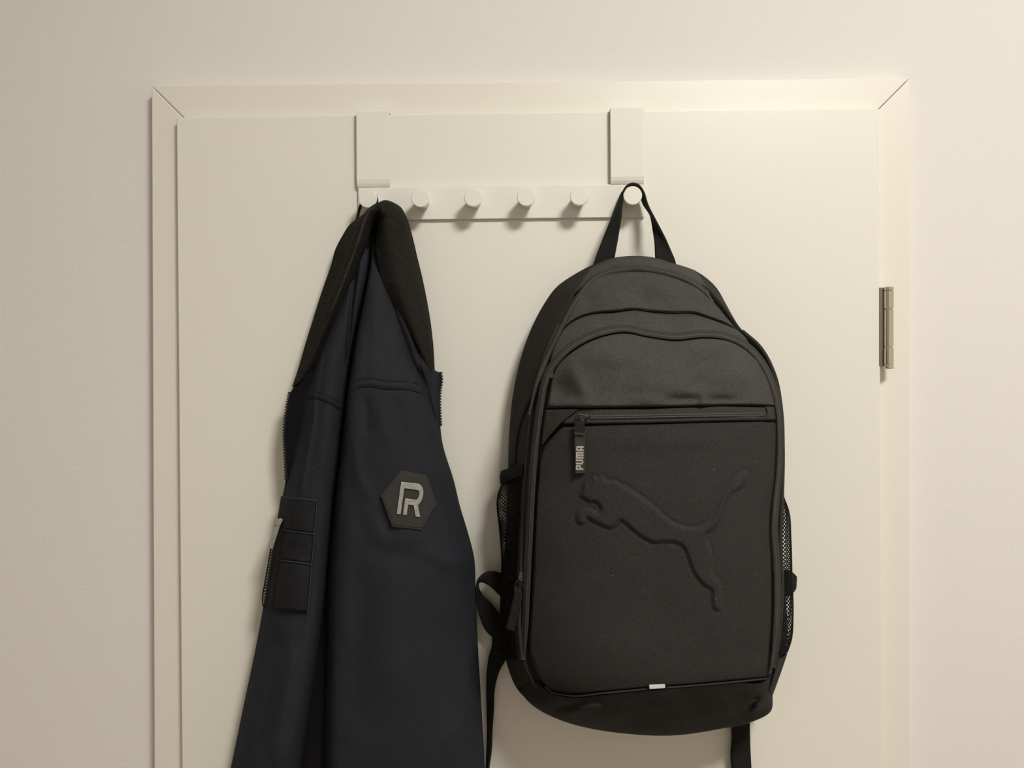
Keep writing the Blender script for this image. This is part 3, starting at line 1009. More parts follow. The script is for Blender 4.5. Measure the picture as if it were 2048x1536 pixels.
V, F = prism_mesh([(559.5, 1041), (562.5, 1043), (545, 1099), (536, 1094), (541, 1078), (546, 1062)], 0.052, 0.0535, lambda p, dep: P(p[:, 0], p[:, 1], dep))
make('zipper_pull', V, F, M['badge_metal'], pocket, False, bevel=0.0003)
# ------------------------------------------------------------------ the black backpack on the last peg
bp_loc = P(1290, 1466, 0.06)
pack = thing('backpack', 'black school backpack with embossed leaping cat, hanging by its top handle from a peg', 'backpack', bp_loc)

# outline stations: S = widest line of the bag's back part, Mz = outer edge of the bag's front
S = [(1270, 512, .040), (1225, 516, .040), (1182, 531, .035), (1150, 548, .031), (1113, 574, .030), (1088, 608, .030), (1068, 645, .030), (1042, 715, .030),
     (1025, 795, .030), (1018, 870, .030), (1016, 940, .030), (1012, 1050, .030), (1007, 1160, .030), (1004, 1260, .032),
     (1013, 1325, .036), (1037, 1382, .044), (1056, 1400, .050), (1070, 1413, .055), (1120, 1438, .063), (1180, 1455, .068), (1250, 1465, .072),
     (1350, 1468, .078), (1440, 1455, .078), (1500, 1441, .076), (1536, 1424, .072), (1534, 1404, .064), (1560, 1345, .050),
     (1574, 1285, .042), (1570, 1180, .030), (1564, 1080, .030), (1557, 990, .030), (1556, 900, .030), (1550, 820, .030),
     (1535, 745, .030), (1508, 685, .030), (1480, 655, .030), (1452, 608, .030), (1432, 574, .030), (1390, 541, .031),
     (1350, 528, .034), (1310, 516, .038)]
Mz = [(1268, 529, .058), (1224, 533, .058), (1186, 549, .060), (1168, 562, .062), (1150, 583, .066), (1135, 612, .070), (1118, 645, .074), (1090, 712, .084),
      (1068, 790, .095), (1058, 865, .103), (1052, 940, .109), (1046, 1050, .112), (1042, 1160, .114), (1039, 1260, .114),
      (1046, 1320, .114), (1066, 1365, .112), (1082, 1385, .112), (1096, 1398, .112), (1135, 1412, .114), (1190, 1420, .118), (1250, 1425, .122),
      (1350, 1424, .124), (1440, 1414, .120), (1490, 1405, .116), (1522, 1392, .110), (1536, 1366, .106), (1548, 1330, .104),
      (1558, 1280, .104), (1565, 1180, .106), (1563, 1080, .106), (1565, 990, .105), (1566, 900, .102), (1562, 818, .098),
      (1549, 750, .093), (1518, 692, .089), (1484, 660, .085), (1442, 606, .076), (1418, 580, .070), (1380, 556, .064),
      (1345, 543, .060), (1308, 533, .058)]
S = np.array(S, float); Mz = np.array(Mz, float)
CXY = np.array([1295.0, 1000.0])

# depth of the bag's front as a chart over the picture rows
Y_T = [505, 535, 560, 600, 640, 680, 720, 770, 815, 900, 1000, 1150, 1300, 1360, 1400, 1430, 1470, 1500]
D_T = [.056, .064, .073, .088, .101, .121, .134, .145, .151, .157, .161, .161, .155, .150, .140, .124, .096, .08]
L_T = [1215, 1200, 1170, 1140, 1118, 1104, 1088, 1073, 1066, 1056, 1050, 1045, 1045, 1062, 1090, 1120, 1200, 1260]
R_T = [1325, 1345, 1388, 1438, 1468, 1505, 1533, 1554, 1562, 1566, 1565, 1565, 1555, 1540, 1520, 1490, 1420, 1380]


def front(x, y):
    dm = interp(y, Y_T, D_T); xl = interp(y, Y_T, L_T); xr = interp(y, Y_T, R_T)
    u = np.clip((x - (xl + xr) / 2) / ((xr - xl) / 2), -1.15, 1.15)
    return dm - np.abs(u) ** 3.2 * interp(y, [500, 560, 640, 720, 1000, 1500], [.006, .012, .022, .034, .046, .046])


# --- closed body of the bag
nU = 220
ringS = spl(S * [1, 1, 1634], nU, True) / [1, 1, 1634]
Sx = spl(np.hstack([S * [1, 1, 1634], Mz * [1, 1, 1634]]), nU, True)
ringS = Sx[:, :3] / [1, 1, 1634]; ringM = Sx[:, 3:] / [1, 1, 1634]


def toward(r, k, d):
    o = r.copy(); o[:, :2] = CXY + (r[:, :2] - CXY) * k
    o[:, 2] = d
    return o


rings = [toward(ringS, .02, .010), toward(ringS, .6, .010), toward(ringS, .92, .012), toward(ringS, .975, .018), ringS]
for t in (0.15, .3, .5, .7, .85, 1.0):
    r = ringS * (1 - t) + ringM * t
    bul = 0.0
    r[:, :2] += (r[:, :2] - CXY) * bul * math.sin(math.pi * t)
    rings.append(r)
for k in (.985, .96, .9, .75, .5, .25, .02):
    r = ringM.copy(); r[:, :2] = CXY + (ringM[:, :2] - CXY) * k
    fr = front(r[:, 0], r[:, 1]) - .010
    w = smooth(1.0, .93, k)
    r[:, 2] = np.minimum(ringM[:, 2] * (1 - w) + fr * w, np.maximum(fr, ringM[:, 2] - .004))
    rings.append(r)
G = np.array(rings)


def disp_body(x, y):
    return (ridge(x, y, [(1080, 652), (1082, 672), (1090, 685)], 5, -0.006)
            + ridge(x, y, [(1062, 780), (1040, 820), (1024, 880)], 4, -0.004)
            + ridge(x, y, [(1068, 800), (1048, 840), (1034, 900)], 4, 0.004))


Vw = P3(G)
nvb = len(rings)
F = grid_faces(nvb, nU, True).tolist()
F.append(list(range(nU))[::-1]); F.append([(nvb - 1) * nU + i for i in range(nU)])
body = make('main_compartment', Vw.reshape(-1, 3), F, M['side'], pack)
body['label'] = 'black nylon body and sides of the bag'


def panel(name, rows, nu, nv, off, mat, parent, disp=None, edge=0.004, edge_w=6.0):
    """padded cloth panel; rows of (px, py) from left to right; lies on the bag's front"""
    rows3 = [[(x, y, 0.0) for x, y in r] for r in rows]
    G = surf(rows3, nu, nv)
    x, y = G[..., 0], G[..., 1]
    # distance in pixels to the panel border
    i = np.arange(nu)[None, :] * np.ones((nv, 1)); j = np.arange(nv)[:, None] * np.ones((1, nu))
    wx = np.hypot(x[:, -1] - x[:, 0], y[:, -1] - y[:, 0])[:, None]; hy = np.hypot(x[-1] - x[0], y[-1] - y[0])[None, :]
    e = np.minimum(np.minimum(i, nu - 1 - i) / (nu - 1) * wx, np.minimum(j, nv - 1 - j) / (nv - 1) * hy)
    d = front(x, y) + off - edge * (1 - smooth(0, edge_w, e)) ** 1.5
    if disp is not None:
        d = d + disp(x, y)
    G[..., 2] = d
    V = P3(G)
    return G, V, make(name, V.reshape(-1, 3), grid_faces(nv, nu), mat, parent)


# --- upper panels
def wav(x, y):
    return (blob(x, y, 1330, 580, 34, 15, .004) + blob(x, y, 1230, 595, 26, 18, .0035) - blob(x, y, 1285, 597, 18, 22, .003)
            - blob(x, y, 1390, 603, 22, 12, .003) - blob(x, y, 1180, 606, 16, 14, .002))


rows = [[(1186, 557), (1205, 550), (1235, 545), (1275, 543), (1320, 548), (1365, 561), (1395, 576), (1416, 595)],
        [(1160, 588), (1195, 576), (1235, 572), (1275, 570), (1320, 573), (1370, 580), (1412, 594), (1434, 612)],
        [(1142, 622), (1180, 603), (1230, 598), (1275, 595), (1320, 599), (1380, 604), (1428, 618), (1452, 634)],
        [(1126, 658), (1140, 645), (1158, 635), (1185, 627), (1230, 623), (1270, 619), (1300, 623), (1345, 626), (1392, 627), (1420, 636), (1450, 647), (1474, 659)]]
panel('upper_panel', rows, 160, 60, .006, M['twill'], pack, wav)
rows = [[(1126, 660), (1140, 647), (1158, 637), (1185, 629), (1230, 625), (1270, 621), (1300, 625), (1345, 628), (1392, 629), (1420, 638), (1450, 649), (1476, 661)],
        [(1108, 696), (1130, 672), (1165, 652), (1205, 641), (1255, 638), (1300, 642), (1350, 650), (1400, 647), (1440, 655), (1470, 664), (1490, 674)],
        [(1098, 735), (1110, 722), (1130, 702), (1162, 679), (1207, 662), (1250, 656), (1292, 665), (1346, 673), (1402, 668), (1450, 673), (1482, 686), (1508, 706)]]
panel('middle_panel', rows, 160, 40, .004, M['twill'], pack,
      lambda x, y: blob(x, y, 1300, 650, 25, 14, .0025) - blob(x, y, 1350, 655, 22, 12, .002) + blob(x, y, 1180, 650, 40, 14, .002))

# --- cap of twill over the top, between the darker shoulders
rows = [[(1180, 536, .036), (1200, 525, .042), (1230, 515.5, .046), (1270, 511.5, .048), (1310, 515.5, .046), (1345, 526, .042), (1372, 534, .038), (1391, 541, .036)],
        [(1178, 542, .048), (1202, 531, .053), (1231, 521, .056), (1270, 517, .057), (1310, 521, .056), (1347, 532, .053), (1376, 541, .049), (1399, 551, .046)],
        [(1168, 556, .060), (1194, 541, .063), (1228, 529, .064), (1270, 525, .064), (1310, 529, .064), (1350, 540, .064), (1384, 552, .062), (1410, 568, .060)],
        [(1150, 586, .071), (1186, 554, .068), (1226, 540, .067), (1270, 536, .067), (1310, 540, .067), (1350, 550, .068), (1386, 565, .071), (1420, 590, .074)]]


def cap_fold(x, y):
    return (ridge(x, y, [(1215, 536), (1240, 524), (1262, 517)], 6, .0025) + ridge(x, y, [(1370, 534), (1390, 548), (1404, 566)], 6, .003)
            + ridge(x, y, [(1300, 518), (1330, 528), (1360, 545)], 7, -.002))


grid_obj('top_cap', surf(rows, 90, 30), M['twill'], pack, disp=cap_fold)

# --- upper half of the front pocket
def dent(x, y):
    d = -blob(x, y, 1122, 780, 26, 26, .010, 0.7)
    d += blob(x, y, 1160, 770, 14, 45, .0035, -0.45)
    d += blob(x, y, 1130, 806, 40, 8, .003)
    d -= blob(x, y, 1368, 799, 38, 9, .0055) + blob(x, y, 1445, 800, 30, 9, .005)
    d += blob(x, y, 1407, 804, 9, 14, .004) + blob(x, y, 1300, 800, 30, 10, .003)
    d += blob(x, y, 1225, 715, 60, 22, .006) - blob(x, y, 1330, 705, 50, 22, .004)
    d += blob(x, y, 1330, 770, 60, 22, .003) - blob(x, y, 1410, 728, 45, 16, .005, -.4) + blob(x, y, 1470, 755, 40, 24, .004) - blob(x, y, 1395, 765, 22, 12, .003)
    d -= blob(x, y, 1250, 785, 60, 14, .002)
    return d


rows = [[(1116, 729), (1130, 715), (1155, 696), (1200, 674), (1250, 665), (1296, 673), (1350, 680), (1415, 675), (1460, 681), (1490, 697), (1514, 720)],
        [(1103, 755), (1150, 730), (1200, 718), (1250, 715), (1296, 718), (1350, 722), (1415, 722), (1480, 728), (1535, 755)],
        [(1098, 785), (1150, 772), (1250, 766), (1350, 768), (1450, 770), (1547, 787)],
        [(1093, 816), (1150, 816), (1250, 815), (1350, 813.5), (1450, 811), (1520, 811), (1553, 813)]]
panel('pocket_top', rows, 240, 90, .006, M['twill'], pack, dent, edge=.007, edge_w=5)

# --- strip with the pocket's own zip, and the grip patch at its corner
rows = [[(1165, 818), (1250, 818), (1350, 816), (1450, 813), (1553, 815)],
        [(1130, 830), (1250, 830), (1350, 829), (1450, 827), (1556, 827)],
        [(1125, 848), (1250, 847), (1350, 845), (1450, 842), (1557, 840)]]
strip_G, strip_V, strip = panel('zip_tape', rows, 160, 24, .001, M['tape'], pack, edge=.002, edge_w=3)
strip['label'] = 'zip tape across the front pocket'
zl = [(1180, 832.5), (1230, 832), (1300, 830.5), (1380, 829), (1450, 828), (1528, 826.5)]
zl = [(x, y, float(front(x, y)) + .0017) for x, y in zl]
tube_obj('zip_coil', zl, 0.0013, M['coil'], strip, n=8, samples=80)
tube_obj('zip_coil', [(x, y + 4, d) for x, y, d in zl], 0.0013, M['coil'], strip, n=8, samples=80)
rows = [[(1530, 813, .0), (1553, 814, 0)], [(1534, 826, 0), (1556, 826, 0)], [(1531, 840, 0), (1557, 840, 0)]]
panel('zip_end', [[(a[0], a[1]) for a in r] for r in rows], 16, 16, .0035, M['tape'], strip, edge=.002, edge_w=2)
rows = [[(1091, 820), (1120, 819), (1160, 818)], [(1088, 840), (1110, 838), (1140, 832)], [(1085, 862), (1100, 858), (1117, 852)], [(1082, 893), (1084, 891), (1086, 889)]]
panel('corner_patch', rows, 40, 40, .0045, M['corner'], pack, edge=.0025, edge_w=3)

# --- big front panel with the embossed cat
cat = [(235, 165), (275, 185), (330, 160), (360, 205), (450, 220), (560, 270), (680, 345), (800, 430), (900, 515), (1000, 610), (1100, 665),
       (1200, 695), (1290, 695), (1370, 670), (1440, 610), (1500, 520), (1550, 400), (1590, 310), (1640, 230), (1720, 150), (1790, 112),
       (1825, 145), (1815, 220), (1750, 290), (1680, 330), (1620, 395), (1580, 490), (1540, 600), (1480, 700), (1400, 775), (1418, 850),
       (1440, 930), (1455, 1000), (1462, 1080), (1468, 1180), (1530, 1240), (1548, 1290), (1553, 1400), (1548, 1500), (1530, 1545),
       (1480, 1530), (1455, 1440), (1450, 1330), (1380, 1290), (1300, 1200), (1240, 1090), (1200, 970), (1160, 890), (1090, 850),
       (980, 842), (870, 850), (780, 815), (690, 755), (610, 690), (560, 645), (520, 620), (480, 670), (410, 700), (320, 670), (240, 630),
       (170, 600), (165, 640), (130, 662), (75, 640), (60, 590), (80, 530), (150, 495), (220, 505), (290, 540), (318, 522), (300, 470),
       (265, 432), (200, 430), (150, 400), (100, 365), (125, 310), (140, 250), (190, 215), (225, 200)]
cat = np.array([(1140 + x / 5.12, 920 + y / 5.12) for x, y in cat])


def poly_sd(px, py, poly):
    """signed distance (inside positive) in pixels"""
    best = np.full(px.shape, 1e9); inside = np.zeros(px.shape, bool)
    for a, b in zip(poly, np.roll(poly, -1, 0)):
        ab = b - a
        t = np.clip(((px - a[0]) * ab[0] + (py - a[1]) * ab[1]) / (ab @ ab + 1e-9), 0, 1)
        best = np.minimum(best, np.hypot(px - a[0] - t * ab[0], py - a[1] - t * ab[1]))
        c = ((a[1] > py) != (b[1] > py))
        with np.errstate(divide='ignore', invalid='ignore'):
            xx = (b[0] - a[0]) * (py - a[1]) / (b[1] - a[1]) + a[0]
        inside ^= c & (px < xx)
    return np.where(inside, best, -best)


cat_s = spl(cat, 260, True)
SD = {}


def emboss(x, y):
    sd = poly_sd(x, y, cat_s)
    SD['v'] = sd
    d = .0034 * smooth(-3.0, 7.0, sd) - .0006 * np.exp(-((sd + 3.5) / 3) ** 2)
    d += .002 * np.sin(x * .012 + 1) * np.sin(y * .010 + 2)
    d += blob(x, y, 1130, 980, 50, 60, -.002) + blob(x, y, 1310, 880, 160, 20, .002) + blob(x, y, 1210, 1300, 120, 40, .002)
    d -= ridge(x, y, [(1160, 953), (1152, 968)], 8, .0015)
    return d


rows = [[(1126, 853), (1200, 851), (1300, 849), (1450, 845), (1555, 843)],
        [(1106, 872), (1200, 868), (1300, 866), (1450, 863), (1556, 862)],
        [(1085, 898), (1200, 895), (1300, 894), (1450, 892), (1554, 892)],
        [(1073, 965), (1300, 962), (1551, 955)],
        [(1068, 1050), (1300, 1045), (1541, 1035)],
        [(1065, 1150), (1300, 1140), (1543, 1125)],
        [(1059, 1250), (1300, 1235), (1543, 1215)],
        [(1059, 1305), (1300, 1300), (1540, 1285)],
        [(1075, 1350), (1180, 1352), (1300, 1345), (1537, 1325)],
        [(1096, 1381), (1120, 1389), (1150, 1392), (1200, 1387), (1300, 1377.5), (1400, 1370), (1470, 1363), (1533, 1357)]]
NU, NV = 300, 340
rows3 = [[(x, y, 0.0) for x, y in r] for r in rows]
G = surf(rows3, NU, NV)
x, y = G[..., 0], G[..., 1]
ii = np.arange(NU)[None, :]; jj = np.arange(NV)[:, None]
e = np.minimum(np.minimum(ii, NU - 1 - ii) * 1.6, np.minimum(jj, NV - 1 - jj) * 1.6)
G[..., 2] = front(x, y) + .004 + emboss(x, y) - .007 * (1 - smooth(0, 7.0, e)) ** 1.5
V = P3(G).reshape(-1, 3)
F = grid_faces(NV, NU)
fc = SD['v'].reshape(-1)[F].mean(1)
# smooth normals over the whole panel, kept when the emblem becomes a part of its own
n3 = np.cross(V[F[:, 2]] - V[F[:, 0]], V[F[:, 3]] - V[F[:, 1]])
vn = np.zeros_like(V)
for k in range(4):
    np.add.at(vn, F[:, k], n3)
vn /= np.linalg.norm(vn, axis=1)[:, None]


def submesh(name, sel, mat, parent):
    f = F[sel]
    used, inv = np.unique(f, return_inverse=True)
    o = make(name, V[used], inv.reshape(-1, 4), mat, parent)
    o.data.normals_split_custom_set_from_vertices(vn[used].tolist())
    return o


fp = submesh('front_panel', fc <= 0.5, M['panel'], pack)
em = submesh('leaping_cat_emblem', fc > 0.5, M['panel'], fp)
em['label'] = 'embossed leaping cat'

# --- ripstop base below the seam
rows = [[(1070, 1362, .113), (1096, 1383, .122), (1120, 1392, .132), (1150, 1396, .141), (1200, 1391, .149), (1300, 1381, .155), (1400, 1373.5, .152), (1470, 1367, .142), (1533, 1361, .118), (1543, 1345, .104)],
        [(1052, 1372, .090), (1085, 1402, .106), (1120, 1412, .120), (1160, 1418, .130), (1210, 1417, .138), (1300, 1410, .144), (1400, 1403, .140), (1470, 1396, .130), (1525, 1388, .112), (1550, 1362, .090)],
        [(1040, 1382, .062), (1070, 1412, .080), (1120, 1436, .094), (1180, 1448, .102), (1240, 1452, .108), (1310, 1450, .112), (1400, 1442, .110), (1470, 1428, .104), (1528, 1412, .092), (1550, 1370, .066)],
        [(1036, 1380, .044), (1062, 1408, .052), (1120, 1440, .066), (1180, 1457, .074), (1250, 1467, .080), (1350, 1470, .086), (1440, 1457, .084), (1500, 1444, .080), (1540, 1424, .072), (1545, 1380, .050)],
        [(1042, 1376, .020), (1070, 1400, .022), (1120, 1425, .030), (1180, 1440, .034), (1250, 1448, .036), (1350, 1450, .038), (1440, 1440, .036), (1500, 1430, .034), (1530, 1412, .030), (1540, 1375, .022)]]


def crumple(x, y):
    d = .0030 * np.sin(x * .05 + y * .03) * np.sin(y * .07 - x * .02)
    d += ridge(x, y, [(1490, 1425), (1505, 1405), (1522, 1388)], 6, -.012)
    d += ridge(x, y, [(1500, 1432), (1515, 1415), (1532, 1400)], 8, .009)
    d += ridge(x, y, [(1130, 1430), (1170, 1418), (1210, 1410)], 7, .006)
    d += ridge(x, y, [(1100, 1415), (1140, 1412), (1180, 1400)], 7, -.005)
    d += ridge(x, y, [(1290, 1400), (1340, 1430), (1380, 1450)], 10, .0025)
    d += ridge(x, y, [(1420, 1400), (1460, 1430)], 10, -.003)
    return d


G = surf(rows, 220, 80)
w = np.linspace(0, 1, 80)[:, None]
G[..., 2] += crumple(G[..., 0], G[..., 1]) * smooth(0, .15, w) * smooth(.8, .6, w)
basep = make('base_panel', P3(G).reshape(-1, 3), grid_faces(80, 220), M['base'], pack)
basep['label'] = 'black ripstop base of the bag'
# piping along the base seam, reflective tab on it
tube_obj('piping', [(x, y, float(front(np.array(x), np.array(y))) + .0042) for x, y in
                    [(1090, 1374), (1104, 1384), (1122, 1389.5), (1150, 1392.5), (1200, 1387.5), (1300, 1378), (1400, 1370.5), (1470, 1364), (1534, 1357.5)]],
         0.0011, M['piping'], pack, n=8, samples=90)
td = float(front(np.array(1313), np.array(1374))) + .004
V_, F_ = prism_mesh([(1298, 1369.5), (1330, 1368), (1330.5, 1376.5), (1299, 1378.5)], td - .002, td + .0018, lambda p, dep: P(p[:, 0], p[:, 1], dep))
tab = make('reflective_tab', V_, F_, M['reflect'], pack, False, bevel=.0006)
tab['label'] = 'small white reflective tab'
for a in ((1293.5, 1299.5), (1329.5, 1334)):
    V_, F_ = prism_mesh([(a[0], 1370), (a[1], 1369), (a[1], 1378), (a[0], 1379)], td - .003, td + .0012, lambda p, dep: P(p[:, 0], p[:, 1], dep))
    make('tab_end', V_, F_, M['thread'], tab, False, bevel=.0005)


# --- long zips: tape ribbons with a coil on them
def ribbon(name, line, width, off, mat, parent, coil=None, nu=6, samples=200, dfun=None, crown=.0012, inner_drop=0.0):
    c = spl([(x, y) for x, y in line], samples)
    t = np.gradient(c, axis=0); t /= np.linalg.norm(t, axis=1)[:, None]
    nrm = np.column_stack([-t[:, 1], t[:, 0]])
    w = np.linspace(-.5, .5, nu)
    wd = np.broadcast_to(np.asarray(width, float), (samples,)) if np.ndim(width) == 0 else np.interp(np.linspace(0, 1, samples), np.linspace(0, 1, len(width)), width)
    X = c[:, None, 0] + nrm[:, None, 0] * w * wd[:, None]
    Y = c[:, None, 1] + nrm[:, None, 1] * w * wd[:, None]
    D = (front(X, Y) if dfun is None else dfun(X, Y)) + off + crown * (1 - (2 * w) ** 2)[None, :]
    o = make(name, P(X, Y, D).reshape(-1, 3), grid_faces(samples, nu), mat, parent, solid=.0012)
    if coil is not None:
        k = coil + .5
        cx = c + nrm * (coil * wd)[:, None]
        Dc = (front(cx[:, 0], cx[:, 1]) if dfun is None else dfun(cx[:, 0], cx[:, 1])) + off + crown * .8
        Vc, Fc = tube_mesh(P(cx[:, 0], cx[:, 1], Dc), .0012, 6)
        make('zip_coil', Vc, Fc, M['coil'], o)
    return o


Z1 = [(1049, 1318), (1049, 1290), (1050, 1250), (1054, 1150), (1059, 1050), (1064, 960), (1071, 880), (1080, 815), (1088, 770), (1098, 742), (1112, 722), (1136, 698), (1164, 680),
      (1208, 663), (1250, 657), (1294, 666), (1350, 673), (1412, 668), (1457, 674), (1492, 691), (1522, 722), (1545, 768), (1557, 815), (1561, 880),
      (1558, 950), (1552, 1005), (1549, 1060), (1553, 1120), (1555, 1200), (1552, 1265), (1545, 1320), (1540, 1345)]
zip_front = ribbon('front_zip', Z1, [5, 14, 15, 15, 15, 15, 15, 14, 14, 14, 14, 14, 13, 13, 13, 13, 13, 13, 13, 12, 12, 13, 13, 13, 12, 4], .0055, M['tape'], pack, coil=0.12, samples=360)
zip_front['label'] = 'dark zip around the front pocket'
Z2 = [(1058, 830), (1068, 790), (1082, 745), (1102, 700), (1124, 655), (1142, 620), (1160, 590), (1186, 560), (1214, 546), (1242, 540), (1272, 537), (1310, 541), (1350, 551), (1385, 566), (1410, 585), (1426, 604)]


def body_d(x, y):
    return np.minimum(front(x, y), interp(y, [500, 540, 600, 700, 800, 900, 1400], [.060, .062, .074, .086, .099, .108, .116]))


zip_main = ribbon('main_zip', Z2, [2, 9, 11, 11, 11, 11, 12, 11, 11, 11, 9, 4], .006, M['tape'], pack, coil=0.0, samples=200, dfun=body_d)
zip_main['label'] = 'dark zip over the top of the main compartment'
# piping along the front's outer edge
tube_obj('piping', [(x, y, d) for x, y, d in [(1046, 1318, .113), (1040, 1255, .115), (1043, 1160, .115), (1047, 1050, .113), (1053, 940, .110), (1059, 865, .105), (1069, 790, .098), (1090, 716, .089), (1120, 645, .080)]],
         .0028, M['piping'], pack, n=10, samples=90)
tube_obj('piping', [(x, y, d) for x, y, d in [(1484, 662, .090), (1518, 692, .093), (1549, 750, .096), (1562, 818, .100), (1565.5, 900, .103), (1564, 990, .105), (1561, 1080, .108), (1564, 1180, .108), (1557, 1280, .106), (1547, 1335, .106)]],
         .0022, M['piping'], pack, n=10, samples=90)

# --- mesh pockets: a net of real yarn
def net(name, rows, nu, nv, parent, yarn=.0011):
    G = surf(rows, nu, nv)
    Vn = P3(G).reshape(-1, 3)
    a = np.arange(nu * nv).reshape(nv, nu)
    F = []
    # diamonds: every other vertex
    for j in range(0, nv - 2):
        for i in range(0, nu - 2):
            if (i + j) % 2 == 0:
                F.append([a[j, i + 1], a[j + 1, i + 2], a[j + 2, i + 1], a[j + 1, i]])
    o = make(name, Vn, F, M['mesh'], parent)
    m = o.modifiers.new('yarn', 'WIREFRAME'); m.thickness = yarn; m.use_replace = True; m.use_even_offset = False
    return o


rowsL = [[(1046, 950, .096), (1024, 957, .072), (1005, 966, .048), (1008, 968, .034), (1016, 968, .026)],
         [(1045, 985, .097), (1020, 988, .074), (996, 990, .050), (1000, 990, .034), (1016, 990, .026)],
         [(1044, 1010, .097), (1018, 1010, .075), (994, 1010, .050), (1000, 1010, .034), (1016, 1010, .026)],
         [(1043, 1050, .099), (1020, 1050, .076), (998, 1050, .050), (1003, 1050, .034), (1014, 1050, .026)],
         [(1042, 1110, .101), (1022, 1110, .078), (1003, 1110, .050), (1006, 1110, .034), (1012, 1110, .026)],
         [(1041, 1180, .102), (1020, 1180, .078), (1002, 1180, .050), (1004, 1180, .034), (1008, 1180, .026)],
         [(1039, 1260, .102), (1018, 1262, .078), (1001, 1265, .050), (1002, 1265, .036), (1005, 1265, .028)],
         [(1045, 1320, .102), (1025, 1320, .080), (1010, 1320, .055), (1010, 1320, .040), (1013, 1320, .032)]]
mesh_l = net('mesh_pocket', rowsL, 27, 101, pack, .0012)
mesh_l['label'] = 'black net side pocket next to the jacket'
rowsR = [[(1562, 992, .090), (1566, 993, .070), (1567, 994, .050), (1562, 995, .034), (1554, 995, .028)],
         [(1564, 1020, .092), (1573, 1020, .072), (1577, 1020, .054), (1570, 1020, .036), (1556, 1020, .028)],
         [(1564, 1080, .094), (1577, 1080, .074), (1582, 1080, .056), (1576, 1080, .036), (1560, 1080, .028)],
         [(1565, 1150, .094), (1579, 1150, .074), (1584, 1150, .056), (1578, 1150, .036), (1564, 1150, .028)],
         [(1565, 1230, .092), (1580, 1230, .072), (1586, 1230, .056), (1582, 1230, .038), (1568, 1230, .030)],
         [(1560, 1280, .092), (1574, 1280, .072), (1582, 1280, .058), (1579, 1280, .040), (1568, 1280, .032)],
         [(1556, 1312, .092), (1566, 1310, .072), (1574, 1306, .058), (1572, 1304, .044), (1566, 1300, .036)]]
mesh_r = net('mesh_pocket', rowsR, 19, 81, pack, .0012)
mesh_r['label'] = 'black net side pocket on the hinge side'
# elastic hem of the near pocket
rows = [[(1047, 929, .101), (1024, 935, .074), (1003, 943, .046), (1006, 944, .034), (1014, 944, .026)],
        [(1047, 940, .101), (1024, 946, .076), (1001, 955, .048), (1004, 955, .034), (1014, 955, .026)],
        [(1046, 952, .101), (1024, 958, .074), (1003, 969, .047), (1006, 969, .034), (1014, 969, .026)]]
grid_obj('elastic_hem', surf(rows, 40, 14), M['webbing'], pack, solid=.002)
# lower side wedge on the hinge side
rows = [[(1556, 1318, .104), (1562, 1316, .080), (1573, 1308, .058), (1570, 1305, .036)], [(1549, 1345, .104), (1555, 1346, .082), (1563, 1338, .056), (1560, 1335, .036)],
        [(1538, 1380, .100), (1541, 1390, .080), (1545, 1388, .056), (1543, 1385, .036)]]
grid_obj('side_wedge', surf(rows, 24, 24), M['side'], pack, solid=.0015)

# --- carrying handle, webbing looped over the peg
pc = PEGS[5]
ptop = pc[2] + 0.0112
stations = []          # (edge A, edge B) world points
def W3(x, y, d): return P(x, y, d)
stations += [(W3(1184, 540, .036), W3(1226, 534, .038)), (W3(1188, 526, .037), W3(1229, 517, .040)), (W3(1203, 486, .034), W3(1236, 476, .040)), (W3(1220, 446, .028), W3(1242, 432, .040))]
hy0, hy1 = -0.012, -0.0315
r = 0.0125
stations += [((pc[0] - 0.0145, hy0, pc[2] - 0.002), (pc[0] - 0.0122, hy1, pc[2] - 0.006)),
             ((pc[0] - 0.0105, hy0, pc[2] + 0.0072), (pc[0] - 0.0096, hy1, pc[2] + 0.0072)),
             ((pc[0] - 0.0052, hy0, pc[2] + 0.0122), (pc[0] - 0.0050, hy1, pc[2] + 0.0124)),
             ((pc[0] + 0.0010, hy0, pc[2] + 0.0135), (pc[0] + 0.0010, hy1, pc[2] + 0.0140)),
             ((pc[0] + 0.0072, hy0, pc[2] + 0.0118), (pc[0] + 0.0070, hy1, pc[2] + 0.0118)),
             ((pc[0] + 0.0112, hy0, pc[2] + 0.0060), (pc[0] + 0.0120, hy1, pc[2] + 0.0050)),
             ((pc[0] + 0.0150, hy0, pc[2] - 0.0050), (pc[0] + 0.0165, hy1, pc[2] - 0.0090))]
stations += [(W3(1301, 430, .022), W3(1308, 436, .042)), (W3(1306, 462, .032), W3(1322, 462, .042)), (W3(1309, 490, .036), W3(1336, 488, .040)), (W3(1311, 518, .039), W3(1351, 525, .036)), (W3(1313, 534, .038), W3(1354, 542, .034))]
A = spl([s[0] for s in stations], 120); B = spl([s[1] for s in stations], 120)
mid = (A + B) / 2
Vh = np.stack([A + (B - A) * t for t in np.linspace(0, 1, 9)], 1)
handle = make('carry_handle', Vh.reshape(-1, 3), grid_faces(120, 9), M['webbing'], pack, solid=.0026)
handle['label'] = 'black webbing carry handle looped over the peg'

# --- shoulder strap ends
def strap(name, edges, n, thick=.0022, mat='webbing'):
    A = P3(spl([(a[0], a[1], a[2] * 1634) for a, b in edges], n) / [1, 1, 1634]); B = P3(spl([(b[0], b[1], b[2] * 1634) for a, b in edges], n) / [1, 1, 1634])
    Vs = np.stack([A + (B - A) * t for t in np.linspace(0, 1, 7)], 1)
    return make(name, Vs.reshape(-1, 3), grid_faces(n, 7), M[mat], pack, solid=thick)


